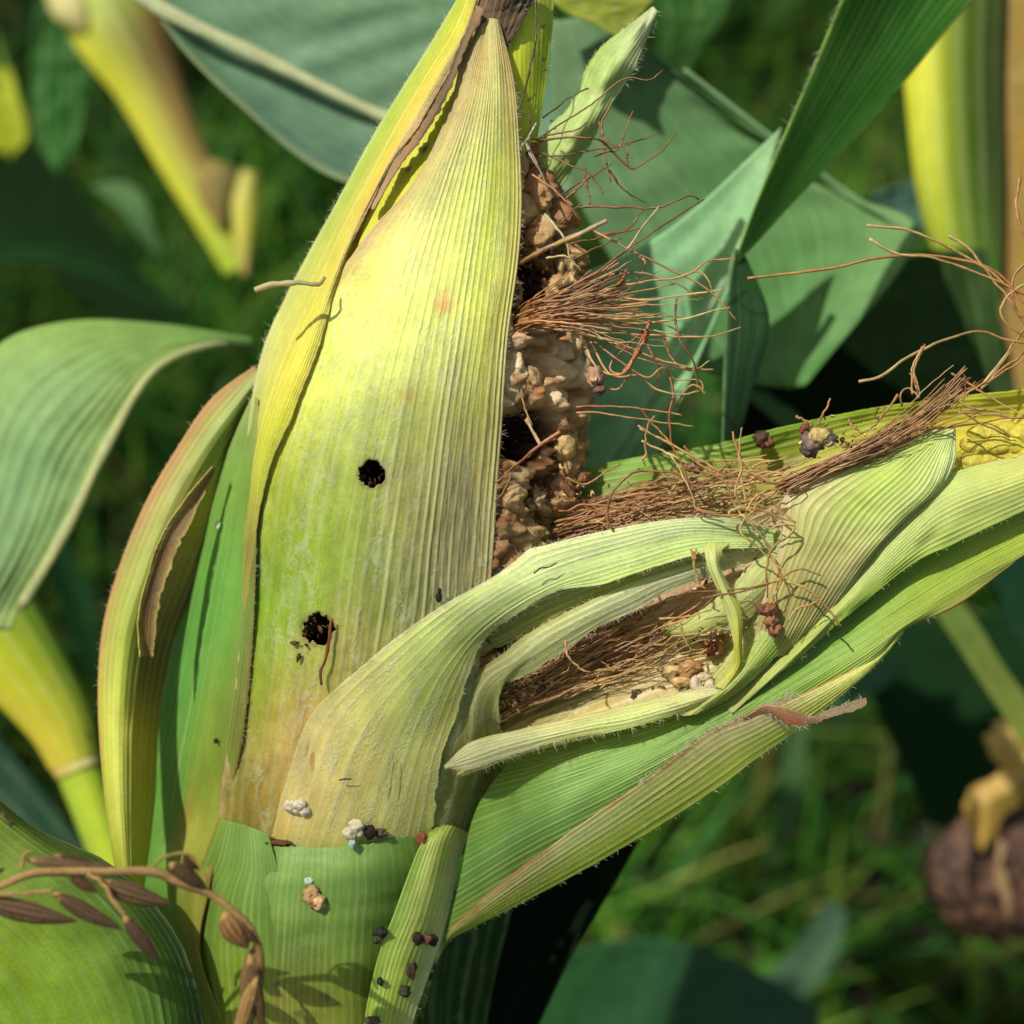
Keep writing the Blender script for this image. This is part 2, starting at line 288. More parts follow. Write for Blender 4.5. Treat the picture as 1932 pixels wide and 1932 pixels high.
# ================================================================== ground and grass
gx = np.linspace(-60, 60, 121); GXY = np.stack(np.meshgrid(np.sign(gx)*np.abs(gx/60)**2*60, np.sign(gx)*np.abs(gx/60)**2*60), -1).reshape(-1, 2)
gz = np.array([0.02*mnoise.noise(Vector((a*3, b*3, 0))) for a, b in GXY])
mk('ground', np.c_[GXY, gz], gridF(121, 121), 'soil', col=lin((26, 26, 16)), kind='structure')  # soil coloured dark in place of shade from the maize above
def grass():
    n = 42000; x = RS.uniform(-1.3, 1.4, n); y = RS.uniform(-0.35, 2.6, n); h = RS.uniform(0.04, 0.26, n)*(0.7+0.5*n2(x*2.5+9, y*2.5+9, 3)); w = RS.uniform(0.0015, 0.0042, n)*np.where(RS.uniform(0, 1, n) < 0.12, 2.2, 1); an = RS.uniform(0, 2*np.pi, n); le = RS.uniform(0.2, 1.1, n)
    s = 5; t = np.linspace(0, 1, s); V = np.zeros((n, s, 2, 3))
    dx = np.cos(an); dy = np.sin(an)
    for k in range(s):
        px = x+dx*h*le*t[k]**1.7; py = y+dy*h*le*t[k]**1.7; pz = h*(t[k]-0.35*le*t[k]**2.2); ww = w*(1-t[k]**2*0.95)
        for j, sg in ((0, -1), (1, 1)): V[:, k, j] = np.stack([px-dy*ww*sg, py+dx*ww*sg, pz], 1)
    b = np.arange(n)[:, None]*s*2; F = np.concatenate([np.stack([b+2*k, b+2*k+1, b+2*k+3, b+2*k+2], -1).reshape(-1, 4) for k in range(s-1)])
    pal = np.array([lin(c) for c in ((56, 100, 28), (78, 120, 34), (46, 92, 36), (100, 126, 46), (60, 106, 50), (104, 104, 54))]); c = pal[RS.choice(6, n, p=[.3, .2, .25, .1, .1, .05])]*(RS.uniform(0.4, 1.3, n)*np.clip(1+0.7*n2(x*4+7, y*4+7, 8)+0.35*np.clip(x*2-0.1, -1, 1), 0.35, 2))[:, None]  # dark palette stands in for missing canopy shade
    return V.reshape(-1, 3), F, np.repeat(c, s*2, 0)
V, F, c = grass(); mk('grass', V, F, 'grass_blade', col=c, smooth=False, kind='stuff', label='dark green grass and weeds covering the ground under the maize', cat='grass')
# ================================================================== background maize leaves and stalks
def leaf(name, cols, colors, label, cat='maize leaf', group=None, mid=None, midw=9, midc=(190, 200, 150), **kw):
    kw.setdefault('mat', 'green_leaf'); kw.setdefault('veins', 22); kw.setdefault('thick', 4); kw.setdefault('nu', 60); kw.setdefault('nv', 90)
    kw.setdefault('wav', 8)
    if mid is None: return sheet(name, cols, colors, label=label, cat=cat, group=group, **kw)
    root = empty(name, cols[0][0], label=label, cat=cat, group=group)
    sheet('blade', cols, colors, parent=root, **kw)
    V, F, t = strand_geo(mid, midw, midw*0.5, n=50, sides=8, wob=0); mk('midrib', V, F, 'green_leaf', root, col=lin(midc), uv=np.zeros((len(V), 2)), vein=np.zeros(len(V)))
    return root
GL = (86, 128, 100); GD = (60, 104, 74)
# big leaf behind the ear, upper left to centre
Z = -1000
leaf('maize_leaf', [[(180, -160, Z, 1), (330, 75, Z, 1), (480, 225, Z, 1), (580, 308, Z, 1), (660, 348, Z, 1), (800, 400, Z, 1), (1000, 470, Z, 1)],
     [(300, -160, Z-40, 1), (420, 60, Z-60, 1), (620, 165, Z-80, 1), (760, 235, Z-80, 1), (900, 300, Z-60, 1), (1060, 370, Z, 1)],
     [(600, -200, Z+10, 1), (760, -60, Z-20, 1), (950, 0, Z-20, 1), (1120, 70, Z, 1), (1290, 165, Z, 1), (1460, 270, Z, 1)]],
     [[(120, 150, 110), (110, 146, 114), (124, 156, 120)], [(76, 110, 92), (100, 136, 108), (108, 148, 114)], [(92, 124, 96), (98, 130, 104), (92, 130, 102)]],
     'broad blue-green maize leaf with pale midrib behind the top of the ear', mid=[(170, -90, Z-5, 1), (290, 8, Z+10, 1), (500, 112, Z-10, 1), (720, 218, Z-40, 1), (900, 290, Z-50, 1)], midw=14, midc=(185, 190, 150),
     edge=((150, 160, 110), (130, 160, 120), 0.03), wav=12)
# big leaf right of the ear, its sunlit part coloured pale
Z = -620
leaf('maize_leaf', [[(1000, 560, Z, 1), (1040, 760, Z, 1), (1080, 900, Z, 1), (1150, 1010, Z+30, 1), (1220, 1150, Z, 1)],
     [(1250, 440, Z+20, 1), (1290, 640, Z-20, 1), (1230, 800, Z, 1), (1150, 900, Z, 1), (1160, 1000, Z, 1)],
     [(1475, 240, Z+40, 1), (1400, 480, Z+60, 1), (1300, 720, Z+20, 1), (1240, 860, Z, 1), (1200, 1000, Z, 1)],],
     [[(112, 158, 118), (120, 162, 120), (116, 152, 110)], [(112, 156, 120), (130, 174, 130), (116, 158, 116)], [(100, 142, 98), (108, 148, 102), (120, 158, 110)]],
     'large green maize leaf just right of the brown silk, coloured pale for its sunlight', mid=[(1470, 330, Z+60, 1), (1350, 560, Z+40, 1), (1230, 750, Z+20, 1), (1140, 890, Z+20, 1), (1120, 980, Z, 1)], midw=9, midc=(160, 190, 150), wav=10, gain=1.5)
Z = -900
leaf('maize_leaf', [[(1040, 40, Z, 1), (1060, 300, Z, 1), (1200, 560, Z, 1), (1330, 700, Z, 1), (1490, 735, Z, 1)],
     [(1150, 30, Z, 1), (1300, 210, Z-30, 1), (1450, 380, Z-60, 1), (1500, 560, Z-40, 1), (1495, 732, Z, 1)],
     [(1180, 70, Z, 1), (1430, 245, Z, 1), (1600, 365, Z-30, 1), (1730, 450, Z, 1), (1520, 728, Z, 1)]],
     [[(104, 136, 98), (88, 122, 88), (78, 112, 78)], [(88, 126, 86), (84, 130, 76), (106, 146, 90)], [(82, 130, 70), (96, 146, 80), (84, 136, 68)]],
     'green maize leaf spreading behind the pale leaf toward the yellow stalk', mid=[(1290, 130, Z, 1), (1500, 290, Z, 1), (1730, 452, Z-10, 1)], midw=4, midc=(120, 155, 110), wav=12)
# narrow folded leaf crossing at upper right
Z = -420
r = empty('maize_leaf', (1500, 300, Z, 1), label='narrow dark green folded maize leaf slanting across the upper right', cat='maize leaf')
sheet('blade', [[(1650, -130, Z+60, 1), (1590, -5, Z+30, 1), (1540, 115, Z, 1), (1497, 215, Z, 1), (1450, 325, Z, 1), (1408, 430, Z, 1), (1388, 490, Z, 1)],
     [(1760, -110, Z-40, 1), (1690, 20, Z-60, 1), (1610, 150, Z-60, 1), (1530, 270, Z-50, 1), (1470, 370, Z-40, 1), (1420, 450, Z-20, 1), (1390, 492, Z, 1)],
     [(1960, -120, Z-60, 1), (1835, 0, Z-70, 1), (1710, 150, Z-90, 1), (1610, 265, Z-80, 1), (1500, 378, Z-60, 1), (1430, 455, Z-30, 1), (1392, 494, Z, 1)]],
     [[(50, 110, 14), (30, 88, 10), (44, 104, 14)], [(44, 104, 12), (26, 82, 8), (34, 92, 10)], [(40, 96, 16), (26, 78, 10), (30, 82, 12)]], mat='green_leaf', parent=r, veins=14, nu=60, nv=120, thick=4, edge=((150, 180, 90), (110, 150, 60), 0.025), hair=((-1, 60, 16, .2, .7),))  # albedo darkened to show the blade's unlit face
sheet('blade', [[(1388, 470, Z+8, 1), (1372, 560, Z+6, 1), (1366, 700, Z, 1), (1362, 880, Z, 1)], [(1400, 470, Z-20, 1), (1450, 600, Z-60, 1), (1420, 730, Z-60, 1), (1380, 880, Z-50, 1)]],
     [[(40, 88, 40)]*2, [(34, 76, 44)]*2, [(30, 66, 40)]*2], mat='green_leaf', parent=r, veins=10, nu=30, nv=60, thick=4, edge=((110, 150, 100), None, 0.06))
# left curling leaf
Z = -800
leaf('maize_leaf', [[(-260, 1100, Z-40, 1), (-120, 900, Z, 1), (-60, 760, Z, 1), (0, 650, Z-20, 1), (130, 607, Z-60, 1), (300, 612, Z-120, 1), (480, 640, Z-200, 1)],
     [(-90, 1180, Z, 1), (0, 1010, Z+40, 1), (60, 830, Z+50, 1), (170, 710, Z+20, 1), (290, 650, Z-60, 1), (400, 640, Z-120, 1), (480, 648, Z-200, 1)],
     [(20, 1190, Z, 1), (48, 1125, Z, 1), (120, 1010, Z+40, 1), (200, 845, Z+40, 1), (285, 705, Z, 1), (385, 655, Z-90, 1), (480, 655, Z-200, 1)]],
     [[(110, 142, 84), (128, 158, 106), (140, 160, 96)], [(124, 156, 90), (120, 156, 106), (124, 154, 94)], [(124, 154, 78), (118, 150, 82), (130, 154, 82)], [(80, 124, 60), (90, 130, 60), (100, 130, 60)]],
     'pale green ribbed maize leaf arching down at the left edge', mid=[(40, 1145, Z+6, 1), (120, 1010, Z+46, 1), (200, 845, Z+46, 1), (285, 705, Z+6, 1), (385, 655, Z-86, 1), (470, 652, Z-190, 1)], midw=10, midc=(180, 184, 130), veins=10, ridge=6, wav=6, vs=0, gain=1.12)
# background ears / stalks
def tube_thing(name, pts, radii, colors, mat='husk_smooth', parent=None, sides=40, n=80, **kw):
    p = arc(pts, n); t = np.linspace(0, 1, n); rr = cr(np.array(radii, float)[:, None], t)[:, 0]; tg = np.gradient(p, axis=0); tg /= np.linalg.norm(tg, axis=1)[:, None]
    a = np.cross(tg, [0, 0, 1.0]); a /= np.linalg.norm(a, axis=1)[:, None]; b = np.cross(tg, a); th = np.linspace(0, 2*np.pi, sides)
    V = p[:, None]+(a[:, None]*np.cos(th)[None, :, None]+b[:, None]*np.sin(th)[None, :, None])*rr[:, None, None]*(1+0.03*np.cos(th*13))[None, :, None]
    cc = np.array([[lin(c) for c in row] for row in colors]); cg = cr(cc, t); m = cg.shape[1]; f = np.linspace(0, 1, sides); f = (0.5-0.5*np.cos(th))  # 0 at +a side,1 at -a side
    x = f*(m-1); i = np.clip(np.floor(x).astype(int), 0, m-2) if m > 1 else np.zeros(sides, int); g = (x-i)[None, :, None]; co = cg[:, i]*(1-g)+cg[:, np.minimum(i+1, m-1)]*g
    U = np.stack(np.broadcast_arrays(th[None, :]/6.283, t[:, None]), -1).reshape(-1, 2); vein = np.tile(np.clip(np.cos(th*13), 0, 1)**4*0.6, (n, 1)).ravel()
    return mk(name, P(V.reshape(-1, 3)), gridF(sides, n), mat, parent, col=co.reshape(-1, 3), uv=U, vein=vein, **kw)
Z = -3600
YL = (222, 222, 50); YG = (170, 196, 36); BR = (120, 80, 30)
r = empty('maize_ear', (440, 500, Z, 1), label='blurred yellow-green maize ear hanging at the upper left with browned side', cat='maize ear')
tube_thing('husk_leaf', [(150, -60, Z, 1), (205, 30, Z, 1), (270, 145, Z, 1), (335, 280, Z, 1), (400, 400, Z, 1), (450, 505, Z, 1)], [70, 84, 62, 50, 42, 30], [[YG, YG, YG, YL], [BR, (110, 110, 30), (170, 176, 36), YL], [(110, 84, 40), (140, 116, 36), (190, 190, 46), YL], [(110, 90, 50), (160, 146, 50), (180, 190, 46), YL], [(150, 150, 40), YG, YG, YG]], parent=r)
tube_thing('husk_leaf', [(100, -20, Z+60, 1), (135, 20, Z+80, 1), (160, 55, Z+80, 1)], [20, 34, 8], [[(190, 180, 110)]*2, [(205, 195, 130)]*2], parent=r)
sheet('husk_leaf', [[(455, 320, Z+70, 1), (438, 400, Z+80, 1), (456, 520, Z+60, 1)], [(490, 325, Z+60, 1), (486, 420, Z+60, 1), (472, 520, Z+50, 1)]], [[(190, 180, 90), (170, 170, 60)], [(205, 200, 80), (190, 190, 60)], [(190, 150, 90), (150, 160, 80)]], mat='husk_smooth', parent=r, nu=20, nv=40, bulge=30, veins=6)
sheet('dry_silk', [[(390, 300, Z+40, 1), (370, 350, Z+80, 1), (400, 420, Z+60, 1)], [(440, 310, Z+40, 1), (450, 350, Z+60, 1), (430, 430, Z+50, 1)]], [[(130, 110, 50), (96, 100, 40)], [(150, 130, 60), (110, 90, 50)]], mat='dry_leaf', parent=r, nu=20, nv=30, bulge=30, rag=(.15, .15))
Z = -1500
r = empty('maize_stalk', (150, 1440, Z, 1), group='maize stalks in the background', label='yellow maize stalk with swollen node ring at the left edge', cat='stalk')
tube_thing('leaf_sheath', [(-160, 1010, Z, 1), (-40, 1150, Z, 1), (50, 1270, Z, 1), (110, 1360, Z, 1), (140, 1435, Z, 1)], [105, 100, 92, 72, 50], [[(70, 120, 20), (150, 170, 30), (215, 205, 40)], [(80, 130, 20), (170, 185, 30), (225, 215, 50)], [(110, 140, 30), (205, 200, 50), (220, 195, 60)]], parent=r)
tube_thing('node', [(134, 1424, Z, 1), (146, 1452, Z, 1)], [48, 44], [[(225, 215, 150), (230, 220, 140), (220, 190, 90)], [(225, 215, 150), (230, 220, 140), (220, 190, 90)]], parent=r)
tube_thing('stem', [(142, 1440, Z-10, 1), (175, 1530, Z-10, 1), (220, 1660, Z-10, 1), (260, 1800, Z, 1)], [42, 38, 34, 34], [[(120, 160, 20), (190, 210, 40), (160, 190, 50)]]*2, parent=r)
Z = -1900
r = empty('maize_stalk', (1790, 470, Z, 1), group='maize stalks in the background', label='thick bright yellow-green maize stalk beside a brown dried sheath at the right', cat='stalk')
tube_thing('leaf_sheath', [(1800, -120, Z, 1), (1796, 100, Z, 1), (1806, 300, Z, 1), (1818, 420, Z, 1), (1830, 500, Z, 1)], [98, 96, 90, 82, 60], [[(50, 76, 16), (60, 86, 16), (110, 136, 22), (220, 222, 40), (225, 225, 50)]]*2+[[(44, 76, 16), (54, 84, 16), (100, 130, 20), (190, 200, 40), (205, 215, 50)], [(90, 120, 26), (80, 116, 26), (110, 140, 30), (150, 176, 40), (160, 180, 50)]], parent=r)  # right half coloured dark to imitate sun from the left
tube_thing('dry_sheath', [(1930, -100, Z-120, 1), (1930, 200, Z-120, 1), (1935, 450, Z-120, 1), (1935, 800, Z-120, 1)], [66, 62, 50, 42], [[(110, 84, 30), (150, 124, 40), (120, 84, 26)]]*2, mat='dry_leaf', parent=r)
Z = -2300
G1 = [[(30, 84, 30)]*2, [(44, 110, 34)]*2]; G2 = [[(38, 78, 50)]*2, [(60, 110, 84)]*2]; G3 = [[(26, 54, 26)]*2]*2; YG_ = [[(130, 140, 50)]*2, [(150, 160, 60)]*2]
def simple(L_, R_, colors, label, cat='maize leaf', z=Z, zb=60, fold=15, veins=5, **kw):
    Ls = [(x, y, z+i*0, 1) for i, (x, y) in enumerate(L_)]; Rs_ = [(x, y, z-zb, 1) for x, y in R_]; Ms = [((a[0]+b[0])/2, (a[1]+b[1])/2, z-zb/2-fold, 1) for a, b in zip(Ls, Rs_)]
    return leaf('maize_leaf', [Ls, Ms, Rs_], [[r_[0], r_[0], r_[1]] for r_ in colors], label, cat, group='blurred maize leaves in the background', nu=30, nv=50, veins=veins, **kw)
simple([(70, -40), (60, 120), (70, 260), (110, 330)], [(170, -40), (170, 120), (150, 250), (120, 335)], G1, 'vivid green blurred leaf hanging at the top left corner', z=-3800, wav=20)
simple([(-40, 130), (-30, 200), (-20, 260), (0, 290)], [(20, 130), (40, 200), (50, 260), (20, 300)], [[(170, 180, 30)]*2]*2, 'small yellow blurred leaf tip at the left border', z=-4200)
simple([(170, 350), (220, 390), (260, 440), (300, 490)], [(230, 340), (270, 370), (290, 430), (305, 490)], [[(80, 120, 70)]*2]*2, 'short pale green leaf blurred among dark grass left of the ear', z=-4500)
simple([(-60, 420), (90, 440), (250, 520), (360, 600)], [(-60, 500), (100, 500), (260, 560), (360, 620)], G3, 'dark green leaf lying above the arching leaf at left', z=-4600, mat='painted_shade_leaf')
simple([(1210, -60), (1240, 40), (1250, 110), (1260, 170)], [(1400, -60), (1360, 40), (1310, 110), (1275, 170)], [[(40, 96, 26)]*2, [(34, 80, 26)]*2], 'deep green leaf tip dangling at the top right of centre', z=-2200)
simple([(1640, 370), (1690, 350), (1750, 335), (1800, 330)], [(1640, 440), (1700, 440), (1750, 430), (1800, 420)], [[(80, 124, 110)]*2]*2, 'bluish green leaf piece just left of the yellow stalk', z=-2000)
simple([(1010, -80), (1050, 10), (1110, 40), (1170, 70)], [(1260, -80), (1240, -10), (1200, 40), (1180, 75)], YG_, 'yellow leaf at the top border right of the brown tip', z=-700)
simple([(1330, 660), (1400, 740), (1480, 810), (1560, 900)], [(1370, 640), (1440, 720), (1520, 790), (1600, 880)], [[(70, 110, 60)]*2]*2, 'thin pale stem-like leaf behind the folded leaf at right', z=-1500, fold=5)
simple([(1690, 1050), (1780, 1180), (1860, 1300), (1940, 1420)], [(1740, 1030), (1840, 1170), (1910, 1280), (1990, 1380)], [[(90, 120, 50)]*2, [(120, 130, 50)]*2], 'yellowish blurred leaf below the tip of the outer husk at right', z=-1700, fold=5)
simple([(1400, 1150), (1560, 1200), (1640, 1240), (1700, 1260)], [(1440, 1330), (1560, 1330), (1640, 1310), (1710, 1270)], G2, 'short blue-green leaf blurred below the husk edge', z=-2600, wav=15)
simple([(1850, 1060), (1880, 1110), (1900, 1180), (1960, 1240)], [(1990, 1040), (1990, 1110), (1990, 1180), (2000, 1240)], [[(60, 120, 80)]*2]*2, 'green leaf patch at the right border under the husk tip', z=-2600)
simple([(1640, 1180), (1640, 1300), (1700, 1440), (1760, 1560)], [(1960, 1150), (1960, 1300), (1960, 1450), (1960, 1560)], [[(20, 44, 22)]*2]*2, 'very dark broad leaf at right behind the outer husk', z=-3500, mat='painted_shade_leaf')
simple([(1050, 1800), (1200, 1770), (1360, 1800), (1540, 1900)], [(960, 1990), (1150, 2000), (1360, 2010), (1560, 2010)], [[(34, 74, 34)]*2, [(44, 72, 56)]*2], 'blue-green blurred leaf along the bottom border', z=-2600, wav=12, veins=0, gain=1.3)
simple([(1560, 1700), (1500, 1790), (1400, 1880), (1330, 1980)], [(1600, 1720), (1570, 1820), (1480, 1920), (1400, 2000)], [[(70, 104, 80)]*2]*2, 'slender grey-green leaf slanting through the grass at bottom', z=-4800)
simple([(1480, 1330), (1470, 1450), (1460, 1560), (1440, 1640)], [(1520, 1330), (1520, 1450), (1500, 1560), (1450, 1645)], [[(60, 96, 50)]*2]*2, 'upright blurred grass-green leaf below the curled husk tip', z=-5000)
simple([(0, 780), (130, 1180), (200, 1330), (220, 1480)], [(180, 1120), (190, 1230), (240, 1300), (240, 1480)], [[(20, 50, 24)]*2]*2, 'leaf between the left stalk and the ear, coloured dark for its shade', z=-3000, mat='painted_shade_leaf')  # dark colour carries the shade of this gap
simple([(-60, 1330), (20, 1420), (100, 1520), (190, 1640)], [(-60, 1560), (0, 1560), (80, 1640), (160, 1700)], [[(26, 64, 50)]*2]*2, 'dark teal leaf under the node at left', z=-1900)
simple([(960, 1690), (930, 1790), (880, 1880), (850, 1990)], [(1210, 1580), (1140, 1700), (1070, 1820), (990, 1990)], [[(14, 26, 14)]*2]*2, 'leaf beneath the outer husk at the bottom, coloured blackish for its shade', z=-500, fold=80, mat='painted_shade_leaf')  # shade under the husk is put into this leaf's colour
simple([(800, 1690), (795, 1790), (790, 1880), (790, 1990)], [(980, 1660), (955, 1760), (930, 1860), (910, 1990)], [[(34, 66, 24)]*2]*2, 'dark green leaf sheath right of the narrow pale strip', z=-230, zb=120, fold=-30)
simple([(1370, 620), (1500, 560), (1660, 500), (1760, 470)], [(1380, 860), (1560, 850), (1720, 830), (1900, 800)], [[(10, 24, 8)]*2]*2, 'blackish sheet added for the deep shade under the green leaves above the trough', z=-1500, mat='painted_shade_leaf')  # added sheet; its near-black colour is the deep shade here
simple([(1760, 470), (1770, 560), (1800, 680), (1850, 800)], [(1860, 470), (1880, 560), (1900, 680), (1930, 800)], [[(30, 60, 16)]*2]*2, 'dark green leaf below the rounded end of the yellow stalk', z=-1700)
simple([(-60, 180), (60, 260), (200, 420), (330, 600)], [(-60, 360), (60, 480), (180, 590), (330, 640)], [[(16, 34, 12)]*2]*2, 'very dark leaf crossing behind the blurred ear at upper left', z=-6500, mat='painted_shade_leaf')
# unseen tassel shape added overhead to cast soft shade on the lower ear
def RAW(a): a = np.asarray(a, float); return O+K*((a[..., 0:1]-966)*XV-(a[..., 1:2]-966)*UV_+a[..., 2:3]*NV)
def overhead(x, y, L_): return (x+SUNL[0]*L_, y-SUNL[1]*L_, SUNL[2]*L_)
tr = bpy.data.objects.new('added_shade_tassel', None); COL.objects.link(tr); tr.location = RAW(np.array(overhead(600, 3200, 12000))); WP[tr.name] = RAW(np.array(overhead(600, 3200, 12000)))
props(tr, label='unseen tassel-shaped shade caster added overhead between the sun and the ear', cat='shade caster')
for i, x in enumerate(np.arange(-150, 1040, 92)):
    y0 = np.interp(x, [-200, 280, 330, 480, 700, 950, 1150, 1300, 1400, 1500], [1530, 1500, 1000, 830, 775, 760, 830, 980, 1180, 1500])
    pts = [(x, y0-20), (x+10*math.sin(i), y0+250), (x-12, y0+600 if y0 < 1300 else y0+300), (x*0.93+50, 2100), (600+(x-600)*0.3, 2800), (600, 3200)]
    p = cr(np.array([overhead(a, b, 12000+150*math.sin(i*2.1)) for a, b in pts]), np.linspace(0, 1, 60)); t = np.linspace(0, 1, 60); an = np.linspace(0, 2*np.pi, 9)[:-1]
    rr = 20*(0.9+0.25*np.sin(t*90))*np.minimum(1, t*30+.3)
    V = p[:, None]+(np.array([1, 0, 0])*np.cos(an)[None, :, None]+np.array([0, 0.75, 0.66])*0+np.array([0, -0.79, 0.61])*np.sin(an)[None, :, None]*1.0)*rr[:, None, None]
    F = np.array([(a*8+b, a*8+(b+1) % 8, a*8+8+(b+1) % 8, a*8+8+b) for a in range(59) for b in range(8)])
    mk('branch', RAW(V.reshape(-1, 3)), F, 'crumb', tr, col=lin((150, 150, 80)))  # branch added only to block part of the sun
# foreground leaf, lower left
leaf('maize_leaf', [[(-420, 1700, -20, 1), (-200, 1900, 0, 1), (-60, 2100, 0, 1)], [(-260, 1540, -20, 1), (-60, 1700, 20, 1), (90, 1850, 30, 1), (200, 2100, 40, 1)], [(-160, 1430, -60, 1), (40, 1590, -10, 1), (180, 1700, 10, 1), (280, 1850, 10, 1), (320, 2100, 10, 1)], [(-120, 1400, -140, 1), (0, 1512, -130, 1), (75, 1568, -120, 1), (200, 1628, -110, 1), (300, 1718, -90, 1), (368, 1850, -80, 1), (402, 2060, -80, 1)]],
     [[(96, 124, 34), (112, 136, 40), (108, 126, 44), (80, 90, 40)], [(104, 134, 34), (114, 140, 38), (88, 116, 40), (58, 84, 44)], [(110, 136, 38), (112, 142, 40), (80, 112, 38), (50, 76, 42)]],  # last column coloured darker for the shade side of the edge
     'large green maize leaf filling the lower left corner in front of the ear base', veins=20, ridge=2.5, edge=(None, (100, 84, 60), 0.02), wav=6, nu=160, nv=120, rag=(0, .01), gain=1.45)
sheet('dry_leaf_scrap', [[(-60, 1490, -60, 1), (0, 1530, -40, 1), (40, 1570, -30, 1), (90, 1600, -30, 1), (140, 1625, -40, 1)], [(-60, 1560, -40, 1), (-10, 1570, -20, 1), (30, 1600, -15, 1), (90, 1625, -20, 1), (145, 1632, -36, 1)]],
      [[(120, 90, 60), (90, 66, 44)], [(84, 66, 46), (100, 84, 54)], [(110, 96, 60), (120, 104, 70)]], mat='dry_leaf', nu=30, nv=60, rag=(.3, .3), wav=8, label='ragged brown withered leaf scrap at the left border above the tassel branch', cat='dry leaf')
# dried flower head, lower right
Z = -2700
r = empty('flower_head', (1850, 1650, Z, 1), label='round purplish brown dried flower head with limp yellow petals at the right', cat='flower head')
V, F = ico(5); d = 1+0.10*nz(V, 9, 3)+0.10*nz(V, 4, 8)+0.14*nz(V, 20, 5); m = np.clip(nz(V, 6, 12)*2+0.5, 0, 1)[:, None]; m2 = np.clip(nz(V, 14, 2)*2+0.3, 0, 1)[:, None]
mk('head', P(V*d[:, None]*np.array([140, 122, 130])+np.array([1888, 1650, Z])), F[:, ::-1], 'frass', r, col=(lin((104, 74, 56))*(1-m)+lin((60, 42, 32))*m)*(1-0.5*m2)+lin((40, 24, 20))*0.5*m2)
for L_, R_ in (([(1930, 1400), (1880, 1460), (1820, 1500), (1835, 1580), (1850, 1605)], [(1990, 1440), (1950, 1500), (1900, 1530), (1880, 1580), (1852, 1608)]), ([(1880, 1360), (1860, 1400), (1880, 1440), (1940, 1480)], [(1990, 1340), (1960, 1390), (1960, 1440), (1990, 1500)])):
    sheet('petal', [[(x, y, Z+190, 1) for x, y in L_], [((a[0]+b[0])/2, (a[1]+b[1])/2, Z+240, 1) for a, b in zip(L_, R_)], [(x, y, Z+190, 1) for x, y in R_]], [[(190, 160, 90), (176, 140, 70)], [(196, 156, 60)]*2], mat='husk_smooth', parent=r, nu=20, nv=30, veins=6, rag=(.15, .15))
tube_thing('pale_stub', [(1890, 1590, Z+170, 1), (1886, 1630, Z+190, 1)], [9, 4], [[(170, 140, 100)]*2]*2, parent=r, sides=8, n=8)
tube_thing('pale_stub', [(1885, 1640, Z+180, 1), (1900, 1700, Z+190, 1), (1905, 1730, Z+170, 1)], [11, 10, 6], [[(160, 130, 90)]*2]*2, parent=r, sides=8, n=10)
# ================================================================== the ear
E = empty('maize_ear', (650, 1600, -200, 1), label='damaged maize ear with torn husks, bored holes, chewed kernels and brown silk', cat='maize ear')
